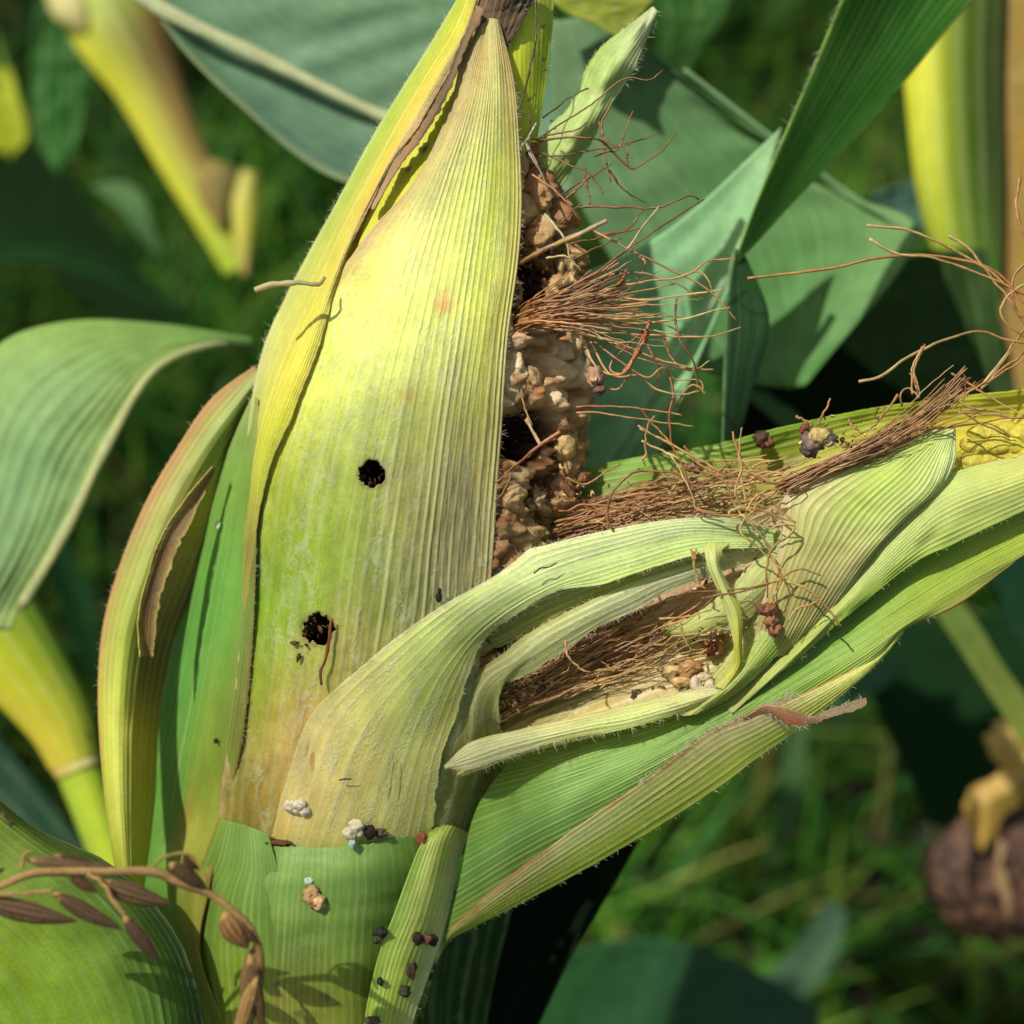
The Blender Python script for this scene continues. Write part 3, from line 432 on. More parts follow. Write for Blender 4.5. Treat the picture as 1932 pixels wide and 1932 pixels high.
# --- cob core with chewed tunnels
def core():
    nu, nv = 300, 560; y = np.linspace(240, 1500, nv); th = np.linspace(-math.pi, math.pi, nu); cx, rx, zf = ear(y); q = 0.8
    rr = rx-24; rr *= np.clip((y-150)/260, 0.3, 1)**0.5
    X = cx[:, None]+rr[:, None]*np.sin(th)[None]; Zz = (zf-rx*q)[:, None]+rr[:, None]*q*np.cos(th)[None]; Y = np.tile(y[:, None], (1, nu)); S = np.stack([X, Y, Zz], -1)
    # swollen, collapsed and chewed kernels as one mushy surface
    TH0 = th[None]*90+0*Y; a = (th*285/64)[None, :]+0.6*n2(Y/50, X/60, 31)+0.2*n2(Y/17, TH0/9, 33)+0*Y; b = Y/52+0.35*n2(Y/60+5, X/50, 32); tb = np.random.RandomState(5).uniform(0, 1, (97, 97, 3))
    F1 = np.full(a.shape, 9.0); F2 = F1.copy(); ID = np.zeros(a.shape+(2,), int)
    for i in (-1, 0, 1):
        for j in (-1, 0, 1):
            ai = np.floor(a).astype(int)+i; bj = np.floor(b).astype(int)+j; h = tb[ai % 97, bj % 97]; d = np.hypot(ai+0.15+0.7*h[..., 0]-a, bj+0.15+0.7*h[..., 1]-b)
            w = d < F1; F2 = np.where(w, F1, np.minimum(F2, d)); ID[..., 0] = np.where(w, ai, ID[..., 0]); ID[..., 1] = np.where(w, bj, ID[..., 1]); F1 = np.where(w, d, F1)
    hs = tb[ID[..., 0] % 97, ID[..., 1] % 97, 2]; gap = np.clip((F2-F1)/0.35, 0, 1); dome = np.clip(1-(F1/0.75)**2, 0, 1)**0.6
    chew = hs < 0.38; hgt = np.where(chew, -16-10*dome+14*np.clip(1-gap*3, 0, 1), 20*dome*(0.5+hs)+6*gap)
    dn = np.zeros_like(X)
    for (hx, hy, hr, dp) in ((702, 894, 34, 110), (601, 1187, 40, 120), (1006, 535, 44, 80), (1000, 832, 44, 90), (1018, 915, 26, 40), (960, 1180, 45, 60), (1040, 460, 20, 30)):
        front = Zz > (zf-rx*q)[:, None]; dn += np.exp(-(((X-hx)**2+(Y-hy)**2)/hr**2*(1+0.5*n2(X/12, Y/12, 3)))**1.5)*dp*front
    nr = np.stack([np.sin(th)[None]*np.ones_like(X), 0*X, np.cos(th)[None]*np.ones_like(X)], -1); TH = th[None]*90+0*Y
    ns = hgt+9*n2(TH/8, Y/22, 5)+5*n2(TH/3.5, Y/9, 6)+2.5*n2(TH/1.3, Y/3.6, 7)+3*np.abs(n2(TH/1.6, Y/16, 17)); vis = np.clip((TH/90-0.40)/0.12, 0, 1)*np.clip((2.3-TH/90)/0.2, 0, 1)*np.clip((1250-Y)/60, 0, 1); ns = ns*vis-12*(1-vis); S = S-nr*(dn-ns)[..., None]
    pal = np.array([lin(c) for c in ((240, 214, 160), (224, 184, 126), (246, 226, 180), (206, 158, 104), (234, 202, 146), (184, 134, 86))]); c = pal[(hs*5.99).astype(int)]
    m = np.clip(n2(TH/14+3, Y/34, 9)*1.4+0.1+np.where(chew, 0.45, 0), 0, 1)[..., None]; c = c*(1-m)+lin((156, 112, 70))*m*0.7+c*m*0.3
    cr_m = np.clip(1-gap*1.6, 0, 1)[..., None]*0.5; c = c*(1-cr_m)+lin((120, 76, 46))*cr_m; m = np.clip(n2(TH/4, Y/9, 12)*1.2-0.2, 0, 1)[..., None]; c = c*(1-m)+lin((210, 176, 130))*m*0.7+c*m*0.3
    cm = (np.exp(-((Y-705)/75)**2)*0.9+np.exp(-((Y-400)/60)**2)*0.3+np.exp(-((Y-990)/60)**2)*0.4)[..., None]*np.clip(0.6+n2(TH/9, Y/20, 14), 0, 1)[..., None]; c = c*(1-cm)+lin((250, 232, 190))*cm
    bw = (np.clip(np.abs(Y-705)/60-1.2, 0, 1)*np.clip(0.7+0.6*n2(TH/11, Y/26, 15), 0, 1))[..., None]; c = c*(1-bw)+c*np.array([0.78, 0.66, 0.54])*bw
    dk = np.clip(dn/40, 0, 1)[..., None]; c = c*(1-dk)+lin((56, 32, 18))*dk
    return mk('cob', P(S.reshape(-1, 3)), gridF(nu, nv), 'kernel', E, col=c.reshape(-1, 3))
COB = core()
cav = ((1008, 535, 46), (1000, 832, 44), (1015, 905, 30), (955, 1180, 40), (1045, 870, 16))
kn = 0
for row, y in enumerate(np.arange(290, 1260, 54)):
    for th in np.radians(np.arange(30 + (row % 2)*6, 104, 13.5)):
        cx, rx, zf = ear(y)
        if random.random() < 0.5: continue
        rr = (rx-30)*(1.0 if y > 480 else (0.80+0.2*(y-300)/180)); x = cx+rr*math.sin(th); z = zf-rx*0.8+rr*0.8*math.cos(th)
        if th < 0.55 or (x < 935 and y < 1080): continue
        x += random.gauss(0, 6); yy = y+random.gauss(0, 7)
        near = min(math.hypot(x-a, yy-b)/c for a, b, c in cav)
        if near < 0.95 or kn >= 98: continue
        dmg = random.random() < 0.45 or near < 1.5
        pal = [(222, 188, 128), (230, 200, 142), (204, 158, 102), (234, 210, 160), (188, 138, 84), (212, 176, 120)]
        if 640 < y < 780: pal = [(236, 216, 170), (228, 204, 150), (214, 180, 130)]
        if y > 900: pal = [(216, 172, 128), (232, 196, 150), (196, 146, 104), (220, 180, 134)]
        c = random.choice(pal); c2 = random.choice([(156, 104, 60), (116, 74, 44), (186, 134, 84), (90, 60, 40)]) if dmg else tuple(int(v*0.88) for v in c)
        s = random.uniform(0.8, 1.15)
        from mathutils import Euler
        V, F = blob_geo((0, 0, 0), (38*s, 34*s, 26*s), 4, 0.30 if dmg else 0.15, 1.5, kn*1.37+row, None, 0.85 if dmg else 0.1)
        Vi = ico(4)[0]; V *= (1+(0.10 if dmg else 0.03)*nz(Vi, 6, kn))[:, None]
        ca, sa = math.cos(th), math.sin(th); V = np.stack([V[:, 0]*ca+V[:, 2]*sa, V[:, 1], -V[:, 0]*sa+V[:, 2]*ca], 1)+np.array([x, yy, z])
        m = np.clip(nz(Vi, 2.1, kn*2.0)*2.2+(0.35 if dmg else -0.1), 0, 1)[:, None]
        mk('kernel', P(V), F, 'kernel', COB, col=lin(c)*(1-m)+lin(c2)*m); kn += 1
# chewed crust around the tunnels
def flakes(name, spots, n, sz, pal, parent, mat='frass', zoff=0, **kw):
    Vi, Fi = ico(1); Vs = []; Fs = []; Cs = []; o = 0
    for k in range(n):
        hx, hy, sx, sy, *zz = random.choice(spots); x = hx+random.gauss(0, sx); y = hy+random.gauss(0, sy); cx, rx, zf = ear(y)
        z = (zz[0] if zz else float(earz(np.array(x), np.array(y)))-34)+random.gauss(0, 6)+zoff
        s = sz*random.uniform(0.3, 1.4); V = Vi*(1+0.9*nz(Vi, 2.1, k*1.3))[:, None]*np.array([s*1.2, s*random.uniform(.3, 1), s*random.uniform(.15, .5)]); V = V@np.array(__import__('mathutils').Euler((random.uniform(0, 3), random.uniform(0, 3), 0)).to_matrix()).T
        a = random.uniform(0, 6.28); V = np.stack([V[:, 0]*math.cos(a)-V[:, 1]*math.sin(a), V[:, 0]*math.sin(a)+V[:, 1]*math.cos(a), V[:, 2]], 1)
        Vs.append(V+np.array([x, y, z])); Fs.append(Fi[:, ::-1]+o); o += len(V); Cs.append(np.tile(lin(random.choice(pal))*random.uniform(.6, 1.2), (len(V), 1)))
    return mk(name, P(np.concatenate(Vs)), np.concatenate(Fs), mat, parent, col=np.concatenate(Cs), kind='stuff', smooth=False, **kw)
BRN = [(112, 78, 48), (150, 110, 72), (84, 54, 36), (180, 144, 98), (200, 168, 120), (66, 44, 30)]
flakes('chewed_crumbs', [(1040, 560, 30, 30), (1010, 880, 35, 40), (1060, 900, 22, 30), (1040, 960, 30, 30), (1030, 470, 24, 16), (960, 1190, 30, 26), (1040, 1010, 26, 25), (1000, 775, 34, 10), (985, 500, 20, 20)], 240, 6, BRN, COB)
# --- husk leaves on the ear
Y1 = (216, 218, 96); Y2 = (224, 226, 120); G_ = (168, 186, 84); OL = (150, 158, 60); PK = (206, 184, 112); GR = (148, 156, 96)
S1c = [[(408, 1590, 0), (430, 1400, 2), (450, 1250, 2), (462, 1100, 2), (474, 960, 3), (488, 870, 2), (530, 750, 4), (580, 640, 5), (622, 545, 6), (696, 440, 8), (766, 365, 12), (814, 288, 16), (850, 200, 18), (870, 120, 18), (902, 50, 14)],
       [(540, 1600, 0), (572, 1400, 4), (600, 1200, 6), (628, 1000, 6), (668, 820, 8), (712, 650, 10), (765, 480, 12), (825, 330, 22), (872, 210, 26), (914, 44, 18)],
       [(680, 1610, 0), (712, 1400, 6), (742, 1200, 8), (768, 1000, 10), (797, 800, 12), (832, 600, 14), (864, 430, 18), (894, 280, 26), (916, 150, 28), (922, 36, 20)],
       [(800, 1610, 0), (818, 1400, 6), (842, 1200, 8), (856, 1000, 10), (880, 800, 14), (908, 600, 18), (928, 430, 22), (938, 280, 28), (938, 150, 28), (932, 36, 20)],
       [(905, 1580, -10), (900, 1400, 0), (908, 1200, 4), (925, 1090, 6), (935, 950, 8), (946, 800, 10), (957, 640, 14), (976, 500, 18), (983, 400, 20), (981, 300, 22), (969, 160, 22), (942, 40, 16)]]
S1k = [[(int(a*0.97), b, int(c*0.9)) for a, b, c in row] for row in [[(160, 150, 60), (196, 180, 96), (196, 190, 116), (190, 186, 110), (170, 170, 90)],
       [(170, 160, 60), (224, 192, 124), (214, 198, 128), (170, 176, 100), (160, 164, 90)],
       [(150, 170, 40), (190, 196, 96), (166, 178, 90), (160, 172, 90), (160, 164, 110)],
       [(144, 176, 56), (160, 186, 66), (146, 160, 84), (150, 160, 94), (174, 166, 120)],
       [(180, 190, 70), (172, 190, 80), (178, 180, 88), (170, 166, 92), (188, 170, 112)],
       [(214, 214, 104), (204, 212, 116), (202, 204, 114), (198, 194, 104), (204, 188, 112)],
       [(222, 222, 116), (222, 224, 136), (218, 220, 132), (208, 208, 112), (194, 182, 96)],
       [(220, 200, 110), (222, 224, 130), (218, 222, 120), (212, 214, 100), (196, 186, 96)],
       [(200, 180, 110), (206, 196, 130), (214, 216, 120), (212, 216, 100), (190, 180, 90)],
       [(190, 164, 110), (200, 176, 120), (206, 190, 116), (206, 196, 110), (190, 166, 96)],
       [(140, 106, 70), (170, 140, 90), (190, 160, 100), (180, 150, 90), (150, 116, 74)]]]
sheet('husk_leaf', S1c, S1k, 'husk', E, gain=1.1, rmask=lambda u, v: np.clip(0.35+u*1.3, 0, 1)*np.clip(0.75+0.6*n2(u*5, v*4, 41), 0.3, 1), nu=420, nv=560, veins=24, ridge=4.0, vs=0.12, rag=(0.006, 0.004), holes=((702, 894, 26, 3), (601, 1187, 30, 9)), seed=3, wav=5,
      relief=lambda u, v: 2.0*n2(u*60+v*14, v*60, 77)*np.clip(1.4-v*2, 0, 1)+2.0*n2(u*9, v*14, 78), hair=((1, 260, 9, .1, .95), (0, 500, 7, .05, .5)),
      spots=((.30, .12, .12, .07, (214, 150, 90), .6), (.42, .2, .2, .1, (214, 180, 110), .5), (.62, .42, .25, .12, (150, 146, 100), .45), (.78, .40, .2, .12, (156, 146, 120), .5), (.5, .66, .05, .012, (214, 130, 60), .7), (.42, .55, .03, .01, (200, 130, 60), .5), (.1, .05, .15, .05, (140, 120, 40), .6), (.3, .72, .2, .06, (232, 226, 150), .5), (.02, .75, .06, .06, (190, 150, 120), .5)),
      edge=((190, 160, 110), (170, 130, 80), 0.025), thick=3, label='large central husk leaf with pale raised veins and two bored holes')
# outer left husk
Oc = [[(440, 1180, -14), (450, 1090, -6), (458, 1000, 8), (466, 850, 12), (478, 740, 14), (500, 650, 14), (540, 560, 14), (590, 465, 14), (640, 375, 14), (700, 265, 16), (758, 170, 18), (818, 75, 18), (880, -30, 18)],
      [(448, 1180, -8), (460, 1090, 2), (474, 1000, 14), (492, 860, 18), (530, 740, 20), (572, 640, 22), (618, 530, 24), (662, 430, 26), (714, 330, 30), (768, 230, 34), (820, 140, 34), (868, 60, 30), (900, -30, 24)],
      [(456, 1180, -6), (474, 1090, 0), (487, 985, 6), (508, 885, 6), (560, 765, 9), (603, 652, 10), (630, 555, 12), (656, 478, 20), (694, 398, 26), (744, 300, 32), (792, 235, 34), (838, 155, 34), (876, 84, 28), (912, -30, 20)]]
sheet('husk_leaf', Oc, [[(120, 150, 50), (150, 150, 50), (150, 140, 50)], [(150, 170, 70), (160, 150, 70), (170, 180, 50)], [(170, 180, 90), (200, 204, 60), (190, 200, 50)], [(206, 208, 130), (222, 216, 84), (222, 220, 60)], [(198, 206, 110), (220, 214, 90), (224, 216, 84)], [(176, 198, 90), (216, 204, 90), (210, 180, 130)], [(170, 200, 80), (214, 204, 80), (200, 170, 110)], [(180, 200, 80), (212, 206, 60), (190, 150, 90)], [(190, 204, 60), (206, 204, 50), (180, 150, 80)]],
      'husk_smooth', E, nu=120, nv=420, veins=12, ridge=2.0, rag=(0.01, 0.05), ragf=24, seed=11, wav=3, edge=((206, 206, 150), (170, 130, 90), 0.05), hair=((-1, 420, 13, .15, .95),),
      spots=((.85, .74, .15, .1, (200, 160, 130), .6), (.6, .68, .12, .1, (230, 180, 60), .6), (.5, .8, .1, .1, (226, 190, 80), .5), (.9, .88, .1, .05, (90, 70, 50), .8)), label='outer left husk leaf with ragged yellow margin')
# brown dried fold along its inner margin
sheet('husk_margin', [[(700, 395, 34), (740, 312, 38), (790, 245, 42), (836, 165, 44), (868, 85, 40), (900, 10, 36)], [(706, 396, 40), (752, 318, 46), (806, 248, 50), (846, 175, 52), (878, 95, 44), (916, 20, 38)]], [[(180, 150, 110)]*2, [(160, 124, 84)]*2, [(130, 100, 70), (90, 66, 44)], [(70, 56, 40), (140, 116, 80)], [(150, 120, 80)]*2], 'dry_leaf', E, nu=16, nv=120, veins=3, rag=(.2, .25), bulge=4, seed=15, label='dried brown inner margin of the left husk')
# yellow inner husk seen in the gap, and the yellow one right of the tip
sheet('husk_leaf', [[(612, 640, -14), (655, 540, -4), (690, 420, 4), (740, 320, 8), (800, 200, 12), (860, 60, 8)], [(650, 640, -16), (690, 540, -8), (760, 400, 2), (820, 280, 8), (860, 180, 12), (900, 60, 8)]], [[(214, 210, 30)]*2, [(206, 208, 24)]*2, [(190, 190, 30)]*2], 'husk_smooth', E, nu=40, nv=120, veins=8, spots=((.5, .55, .1, .01, (60, 60, 30), .9), (.7, .62, .1, .012, (60, 60, 30), .9), (.4, .72, .08, .012, (50, 50, 30), .9)), label='bright yellow inner husk leaf showing in the narrow gap')
sheet('husk_leaf', [[(950, 330, -40), (930, 200, -20), (930, 90, -14), (960, -40, -10)], [(985, 300, -50), (990, 200, -36), (990, 90, -24), (1000, -40, -20)], [(1012, 262, -60), (1026, 180, -50), (1038, 80, -40), (1048, -40, -40)]], [[(190, 200, 40), (190, 204, 40), (160, 180, 50)], [(206, 216, 40), (212, 222, 50), (180, 200, 50)], [(206, 216, 60), (206, 216, 60), (190, 206, 60)]], 'husk_smooth', E, nu=70, nv=160, veins=12, ridge=1.6, seed=19, hair=((1, 60, 8, .1, .9),), spots=((.8, .7, .05, .01, (60, 50, 30), .8), (.9, .5, .05, .01, (60, 50, 30), .8), (.6, .3, .05, .01, (60, 60, 30), .8)), label='yellow-green husk leaf right of the brown dried tip')
# dried tip
sheet('dried_tip', [[(884, 120, -4), (888, 40, 6), (905, -10, 10), (930, -60, 10)], [(925, 110, 0), (935, 40, 8), (950, -10, 14), (980, -60, 20)], [(952, 96, -6), (985, 40, 6), (1012, -5, 16), (1060, -60, 0)]], [[(130, 96, 60), (110, 80, 50), (74, 52, 34)], [(120, 90, 60), (84, 60, 38), (64, 46, 32)], [(90, 66, 44), (74, 54, 36), (64, 48, 32)]], 'dry_leaf', E, nu=60, nv=90, veins=9, ridge=3, wav=6, rag=(.05, .05), seed=23, hair=((0, 60, 8, 0, 1),), label='dark brown shrivelled husk tip')
# pale leaf tip standing behind the silk
sheet('husk_leaf', [[(1000, 300, -150, 1), (1030, 250, -150, 1), (1085, 185, -150, 1), (1110, 120, -150, 1), (1150, 75, -150, 1), (1232, 14, -150, 1)], [(1030, 330, -130, 1), (1085, 260, -120, 1), (1125, 190, -120, 1), (1160, 120, -120, 1), (1195, 75, -130, 1), (1235, 15, -148, 1)], [(1058, 352, -150, 1), (1110, 275, -150, 1), (1145, 210, -145, 1), (1190, 140, -145, 1), (1212, 90, -148, 1), (1240, 22, -150, 1)]], [[(150, 176, 90), (166, 190, 100), (150, 176, 90)], [(170, 196, 120), (186, 206, 130), (180, 200, 130)], [(150, 180, 90), (184, 206, 130), (190, 206, 150)], [(180, 196, 150), (200, 206, 170), (190, 196, 160)]], 'husk_smooth', E, nu=60, nv=140, veins=9, ridge=1.5, rag=(.06, .06), ragf=14, wav=8, seed=27, hair=((-1, 60, 10, .3, 1), (1, 60, 10, .6, 1)), label='narrow pale green leaf tip behind the upper silk')
# left green husk
sheet('husk_leaf', [[(420, 2000, -30), (335, 1810, -30), (242, 1660, -60), (248, 1500, -60), (288, 1330, -50), (330, 1150, -30), (392, 960, -20), (440, 830, -10), (480, 740, 0)],
     [(430, 2000, 10), (355, 1810, 10), (300, 1650, 10), (320, 1500, 20), (352, 1330, 20), (388, 1150, 20), (428, 960, 20), (460, 850, 20), (482, 745, 12)],
     [(445, 2000, 20), (372, 1810, 24), (355, 1680, 24), (375, 1540, 28), (405, 1380, 28), (430, 1220, 26), (452, 1050, 22), (470, 880, 20), (484, 750, 14)],
     [(455, 2000, 20), (380, 1810, 22), (394, 1680, 22), (424, 1550, 8), (456, 1400, 4), (473, 1250, 3), (481, 1100, 3), (485, 900, 8), (488, 755, 14)]],
      [[(110, 150, 40), (130, 150, 40), (150, 156, 40), (150, 150, 40)], [(96, 146, 40), (120, 150, 40), (150, 158, 44), (160, 160, 40)], [(80, 140, 50), (90, 146, 50), (140, 156, 50), (150, 150, 50)], [(76, 140, 50), (90, 150, 50), (130, 156, 50), (140, 150, 50)], [(84, 150, 60), (88, 156, 60), (100, 156, 56), (130, 140, 70)], [(90, 152, 60), (92, 158, 60), (100, 160, 60), (130, 150, 70)], [(120, 160, 70), (110, 160, 60), (120, 160, 60), (150, 160, 80)], [(140, 164, 90), (130, 160, 80), (140, 160, 80), (160, 170, 90)]],
      'husk_smooth', E, nu=180, nv=320, veins=26, ridge=0.8, seed=31, wav=2, edge=(None, (150, 110, 60), 0.02), spots=((.55, .38, .05, .03, (170, 110, 50), .6), (.6, .33, .2, .08, (170, 150, 50), .4), (.7, .55, .25, .1, (150, 156, 50), .4)), hair=((1, 220, 9, .3, 1),), label='smooth bright green husk leaf on the left flank')
# outer left leaf, brown rimmed
sheet('husk_leaf', [[(225, 1680, -180, 1), (200, 1520, -200, 1), (186, 1350, -220, 1), (192, 1200, -240, 1), (222, 1080, -250, 1), (272, 955, -260, 1), (332, 850, -270, 1), (400, 752, -280, 1), (482, 690, -290, 1)],
     [(240, 1680, -150, 1), (225, 1520, -160, 1), (222, 1350, -180, 1), (235, 1200, -190, 1), (270, 1080, -200, 1), (320, 955, -210, 1), (380, 850, -220, 1), (440, 770, -230, 1), (490, 710, -240, 1)],
     [(250, 1680, -170, 1), (255, 1520, -190, 1), (262, 1350, -220, 1), (285, 1200, -240, 1), (330, 1080, -250, 1), (385, 955, -260, 1), (430, 850, -270, 1), (470, 790, -280, 1), (500, 750, -290, 1)],
     [(270, 1680, -220, 1), (290, 1520, -260, 1), (300, 1350, -290, 1), (330, 1200, -300, 1), (380, 1080, -310, 1), (430, 955, -320, 1), (470, 850, -330, 1), (490, 790, -330, 1), (510, 750, -330, 1)]],
      [[(190, 206, 40), (206, 210, 60), (196, 200, 40), (160, 180, 40)], [(186, 200, 60), (200, 206, 90), (190, 190, 50), (150, 170, 50)], [(196, 196, 70), (206, 212, 90), (196, 170, 50), (170, 140, 50)], [(186, 170, 90), (176, 192, 70), (120, 84, 44), (110, 80, 40)], [(170, 160, 90), (166, 180, 80), (150, 120, 70), (120, 90, 56)], [(180, 140, 96), (170, 176, 90), (176, 160, 60), (140, 110, 70)], [(180, 140, 90), (150, 166, 80), (140, 160, 70), (130, 150, 60)], [(170, 130, 90), (140, 160, 80), (130, 156, 70), (130, 150, 60)]],
      'husk_smooth', E, nu=90, nv=200, veins=12, ridge=2, seed=35, wav=5, edge=((180, 130, 80), None, 0.05), hair=((-1, 100, 9, .3, 1),), label='curved outer husk leaf with brown rim and dry brown stripe')
sheet('husk_leaf', [[(262, 1240, -120, 1), (262, 1150, -130, 1), (300, 1020, -140, 1), (350, 940, -150, 1), (400, 880, -160, 1)], [(290, 1240, -150, 1), (306, 1120, -150, 1), (344, 1020, -160, 1), (378, 950, -170, 1), (408, 880, -180, 1)]], [[(150, 110, 50)]*2, [(112, 78, 44)]*2, [(130, 96, 60)]*2, [(160, 126, 90), (120, 90, 60)], [(150, 110, 70)]*2], 'dry_leaf', E, nu=30, nv=80, veins=7, ridge=2, bulge=-8, rag=(.06, .12), seed=37, edge=((180, 170, 70), (170, 160, 70), 0.22), label='dry brown strip of husk at the left')
# base sheath
sheet('leaf_sheath', [[(340, 2000, 10), (318, 1810, 14), (335, 1710, 18), (380, 1630, 26), (414, 1545, 30)], [(450, 2000, 26), (430, 1810, 30), (440, 1700, 32), (460, 1630, 34), (462, 1556, 36)], [(560, 2000, 26), (560, 1810, 30), (545, 1700, 34), (525, 1640, 40), (506, 1574, 40)]],
      [[(120, 160, 30), (140, 160, 40), (140, 150, 40)], [(120, 156, 40), (130, 160, 40), (110, 140, 40)], [(110, 150, 50), (120, 160, 60), (110, 150, 60)], [(120, 160, 60), (130, 170, 84), (120, 166, 80)]], 'husk_smooth', E, nu=90, nv=120, veins=16, ridge=0.5, seed=41, edge=((150, 110, 40), None, 0.03), ends=(0, 0.006), label='green sheath flap overlapping at the base on the left')
sheet('leaf_sheath', [[(470, 2000, 20), (470, 1850, 24), (480, 1700, 28), (492, 1640, 30), (500, 1596, 26)], [(560, 2000, 24), (560, 1850, 34), (570, 1700, 40), (575, 1640, 46), (578, 1598, 34)], [(680, 2000, 24), (680, 1850, 34), (690, 1700, 40), (690, 1640, 46), (688, 1592, 34)], [(830, 2000, -20), (830, 1850, -14), (830, 1700, 0), (815, 1640, 14), (800, 1568, 20)]],
      [[(150, 160, 50), (150, 160, 50), (140, 160, 50), (120, 156, 50)], [(150, 156, 46), (124, 138, 44), (130, 154, 46), (130, 154, 50)], [(120, 154, 50), (118, 150, 50), (120, 154, 54), (130, 164, 60)], [(140, 180, 90), (130, 170, 80), (128, 168, 76), (126, 164, 70)], [(120, 164, 70), (136, 176, 90), (136, 178, 90), (120, 164, 64)]], 'husk_smooth', E, gain=1.0, nu=180, nv=180, veins=26, ridge=0.5, wav=4, seed=43, ends=(0, 0.01), spots=((.3, .25, .3, .15, (150, 146, 50), .5), (.25, .5, .2, .1, (90, 120, 50), .5), (.2, .35, .03, .02, (60, 70, 40), .6), (.5, .3, .03, .02, (60, 70, 40), .6), (.35, .22, .03, .015, (60, 70, 40), .6)), label='shiny green stalk sheath clasping the base of the ear')
# narrow pale strip at the bottom
sheet('husk_leaf', [[(700, 2000, 60), (688, 1928, 60), (712, 1810, 60), (745, 1720, 62), (785, 1612, 60), (806, 1578, 50), (824, 1562, 30)], [(740, 2000, 66), (735, 1928, 68), (765, 1810, 70), (800, 1720, 72), (826, 1620, 72), (838, 1580, 60), (850, 1558, 34)], [(770, 2000, 54), (778, 1928, 56), (832, 1770, 56), (852, 1690, 56), (868, 1615, 52), (876, 1590, 46), (882, 1572, 26)]],
      [[(160, 180, 60), (180, 190, 90), (190, 196, 120)], [(150, 180, 70), (170, 190, 80), (200, 206, 150)], [(160, 190, 90), (190, 200, 110), (210, 214, 170)], [(170, 190, 90), (180, 190, 90), (190, 190, 110)]], 'husk_smooth', E, gain=1.3, nu=70, nv=180, veins=11, ridge=2, seed=47, wav=3, hair=((1, 60, 8, 0, 1),), label='narrow pale strip of husk folded down at the base')
# outer green husk sweeping to the right
k0 = [(985, 1405, -150, 1), (1100, 1385, -100, 1), (1280, 1330, -80, 1), (1450, 1240, -60, 1), (1600, 1150, -60, 1), (1760, 1030, -60, 1), (1990, 900, -80, 1)]
k1 = [(900, 1525, -140, 1), (1050, 1475, -90, 1), (1250, 1400, -60, 1), (1450, 1290, -40, 1), (1620, 1185, -40, 1), (1800, 1070, -50, 1), (1990, 970, -80, 1)]
k2 = [(868, 1660, -150, 1), (1000, 1580, -100, 1), (1200, 1478, -60, 1), (1430, 1345, -30, 1), (1620, 1230, -20, 1), (1800, 1115, -40, 1), (1990, 1010, -70, 1)]
k3 = [(842, 1770, -190, 1), (1000, 1686, -150, 1), (1180, 1588, -110, 1), (1350, 1480, -80, 1), (1500, 1372, -50, 1), (1650, 1254, -40, 1), (1702, 1190, -40, 1), (1812, 1138, -50, 1), (1932, 1045, -70, 1), (1995, 1005, -80, 1)]
sheet('husk_leaf', [k0, k1, k2, k3], [[(140, 160, 40), (104, 150, 40), (96, 146, 60), (130, 160, 60)], [(130, 160, 50), (110, 156, 64), (110, 156, 76), (140, 164, 70)], [(120, 156, 40), (112, 156, 60), (112, 156, 56), (150, 170, 80)], [(100, 150, 30), (110, 160, 40), (130, 170, 60), (170, 184, 90)], [(120, 166, 30), (150, 180, 50), (160, 184, 60), (170, 190, 80)], [(130, 170, 30), (160, 186, 50), (166, 186, 60), (176, 150, 70)]],
      'husk_smooth', E, nu=200, nv=300, veins=30, ridge=1.6, seed=51, wav=8, spots=((1, .86, .045, .2, (160, 84, 36), .95),), hair=((1, 140, 8, .1, .8),), label='long green outer husk leaf peeled down to the right')
b0 = [(846, 1762, -170, 1), (858, 1746, -150, 1), (940, 1671, -100, 1), (1060, 1581, -50, 1), (1156, 1515, -20, 1), (1240, 1455, 0, 1), (1340, 1381, 10, 1), (1406, 1355, 14, 1), (1450, 1336, 12, 1), (1560, 1288, -14, 1), (1650, 1242, -32, 1), (1702, 1188, -38, 1)]
b1 = [(842, 1774, -180, 1), (860, 1764, -170, 1), (1002, 1692, -135, 1), (1182, 1594, -95, 1), (1352, 1486, -65, 1), (1430, 1428, -45, 1), (1502, 1378, -35, 1), (1580, 1316, -30, 1), (1654, 1252, -36, 1), (1704, 1192, -39, 1)]
sheet('husk_margin', [b0, b1], [[(150, 130, 60), (150, 170, 60)], [(170, 160, 110), (160, 180, 60)], [(170, 176, 120), (170, 190, 70)], [(176, 180, 110), (184, 196, 84)], [(180, 170, 130), (180, 194, 80)], [(190, 190, 120), (190, 200, 90)], [(180, 190, 90), (180, 196, 80)]], 'husk_smooth', E, gain=1.3, nu=60, nv=260, bulge=7, veins=8, ridge=1.6, seed=53, rag=(.03, .01), edge=((160, 80, 40), None, 0.045), hair=((-1, 420, 20, .45, .78), (-1, 80, 9, .1, .5), (1, 200, 8, 0, 1), (0, 260, 8, .1, .9)), label='folded hairy margin of the outer husk with a reddish line')
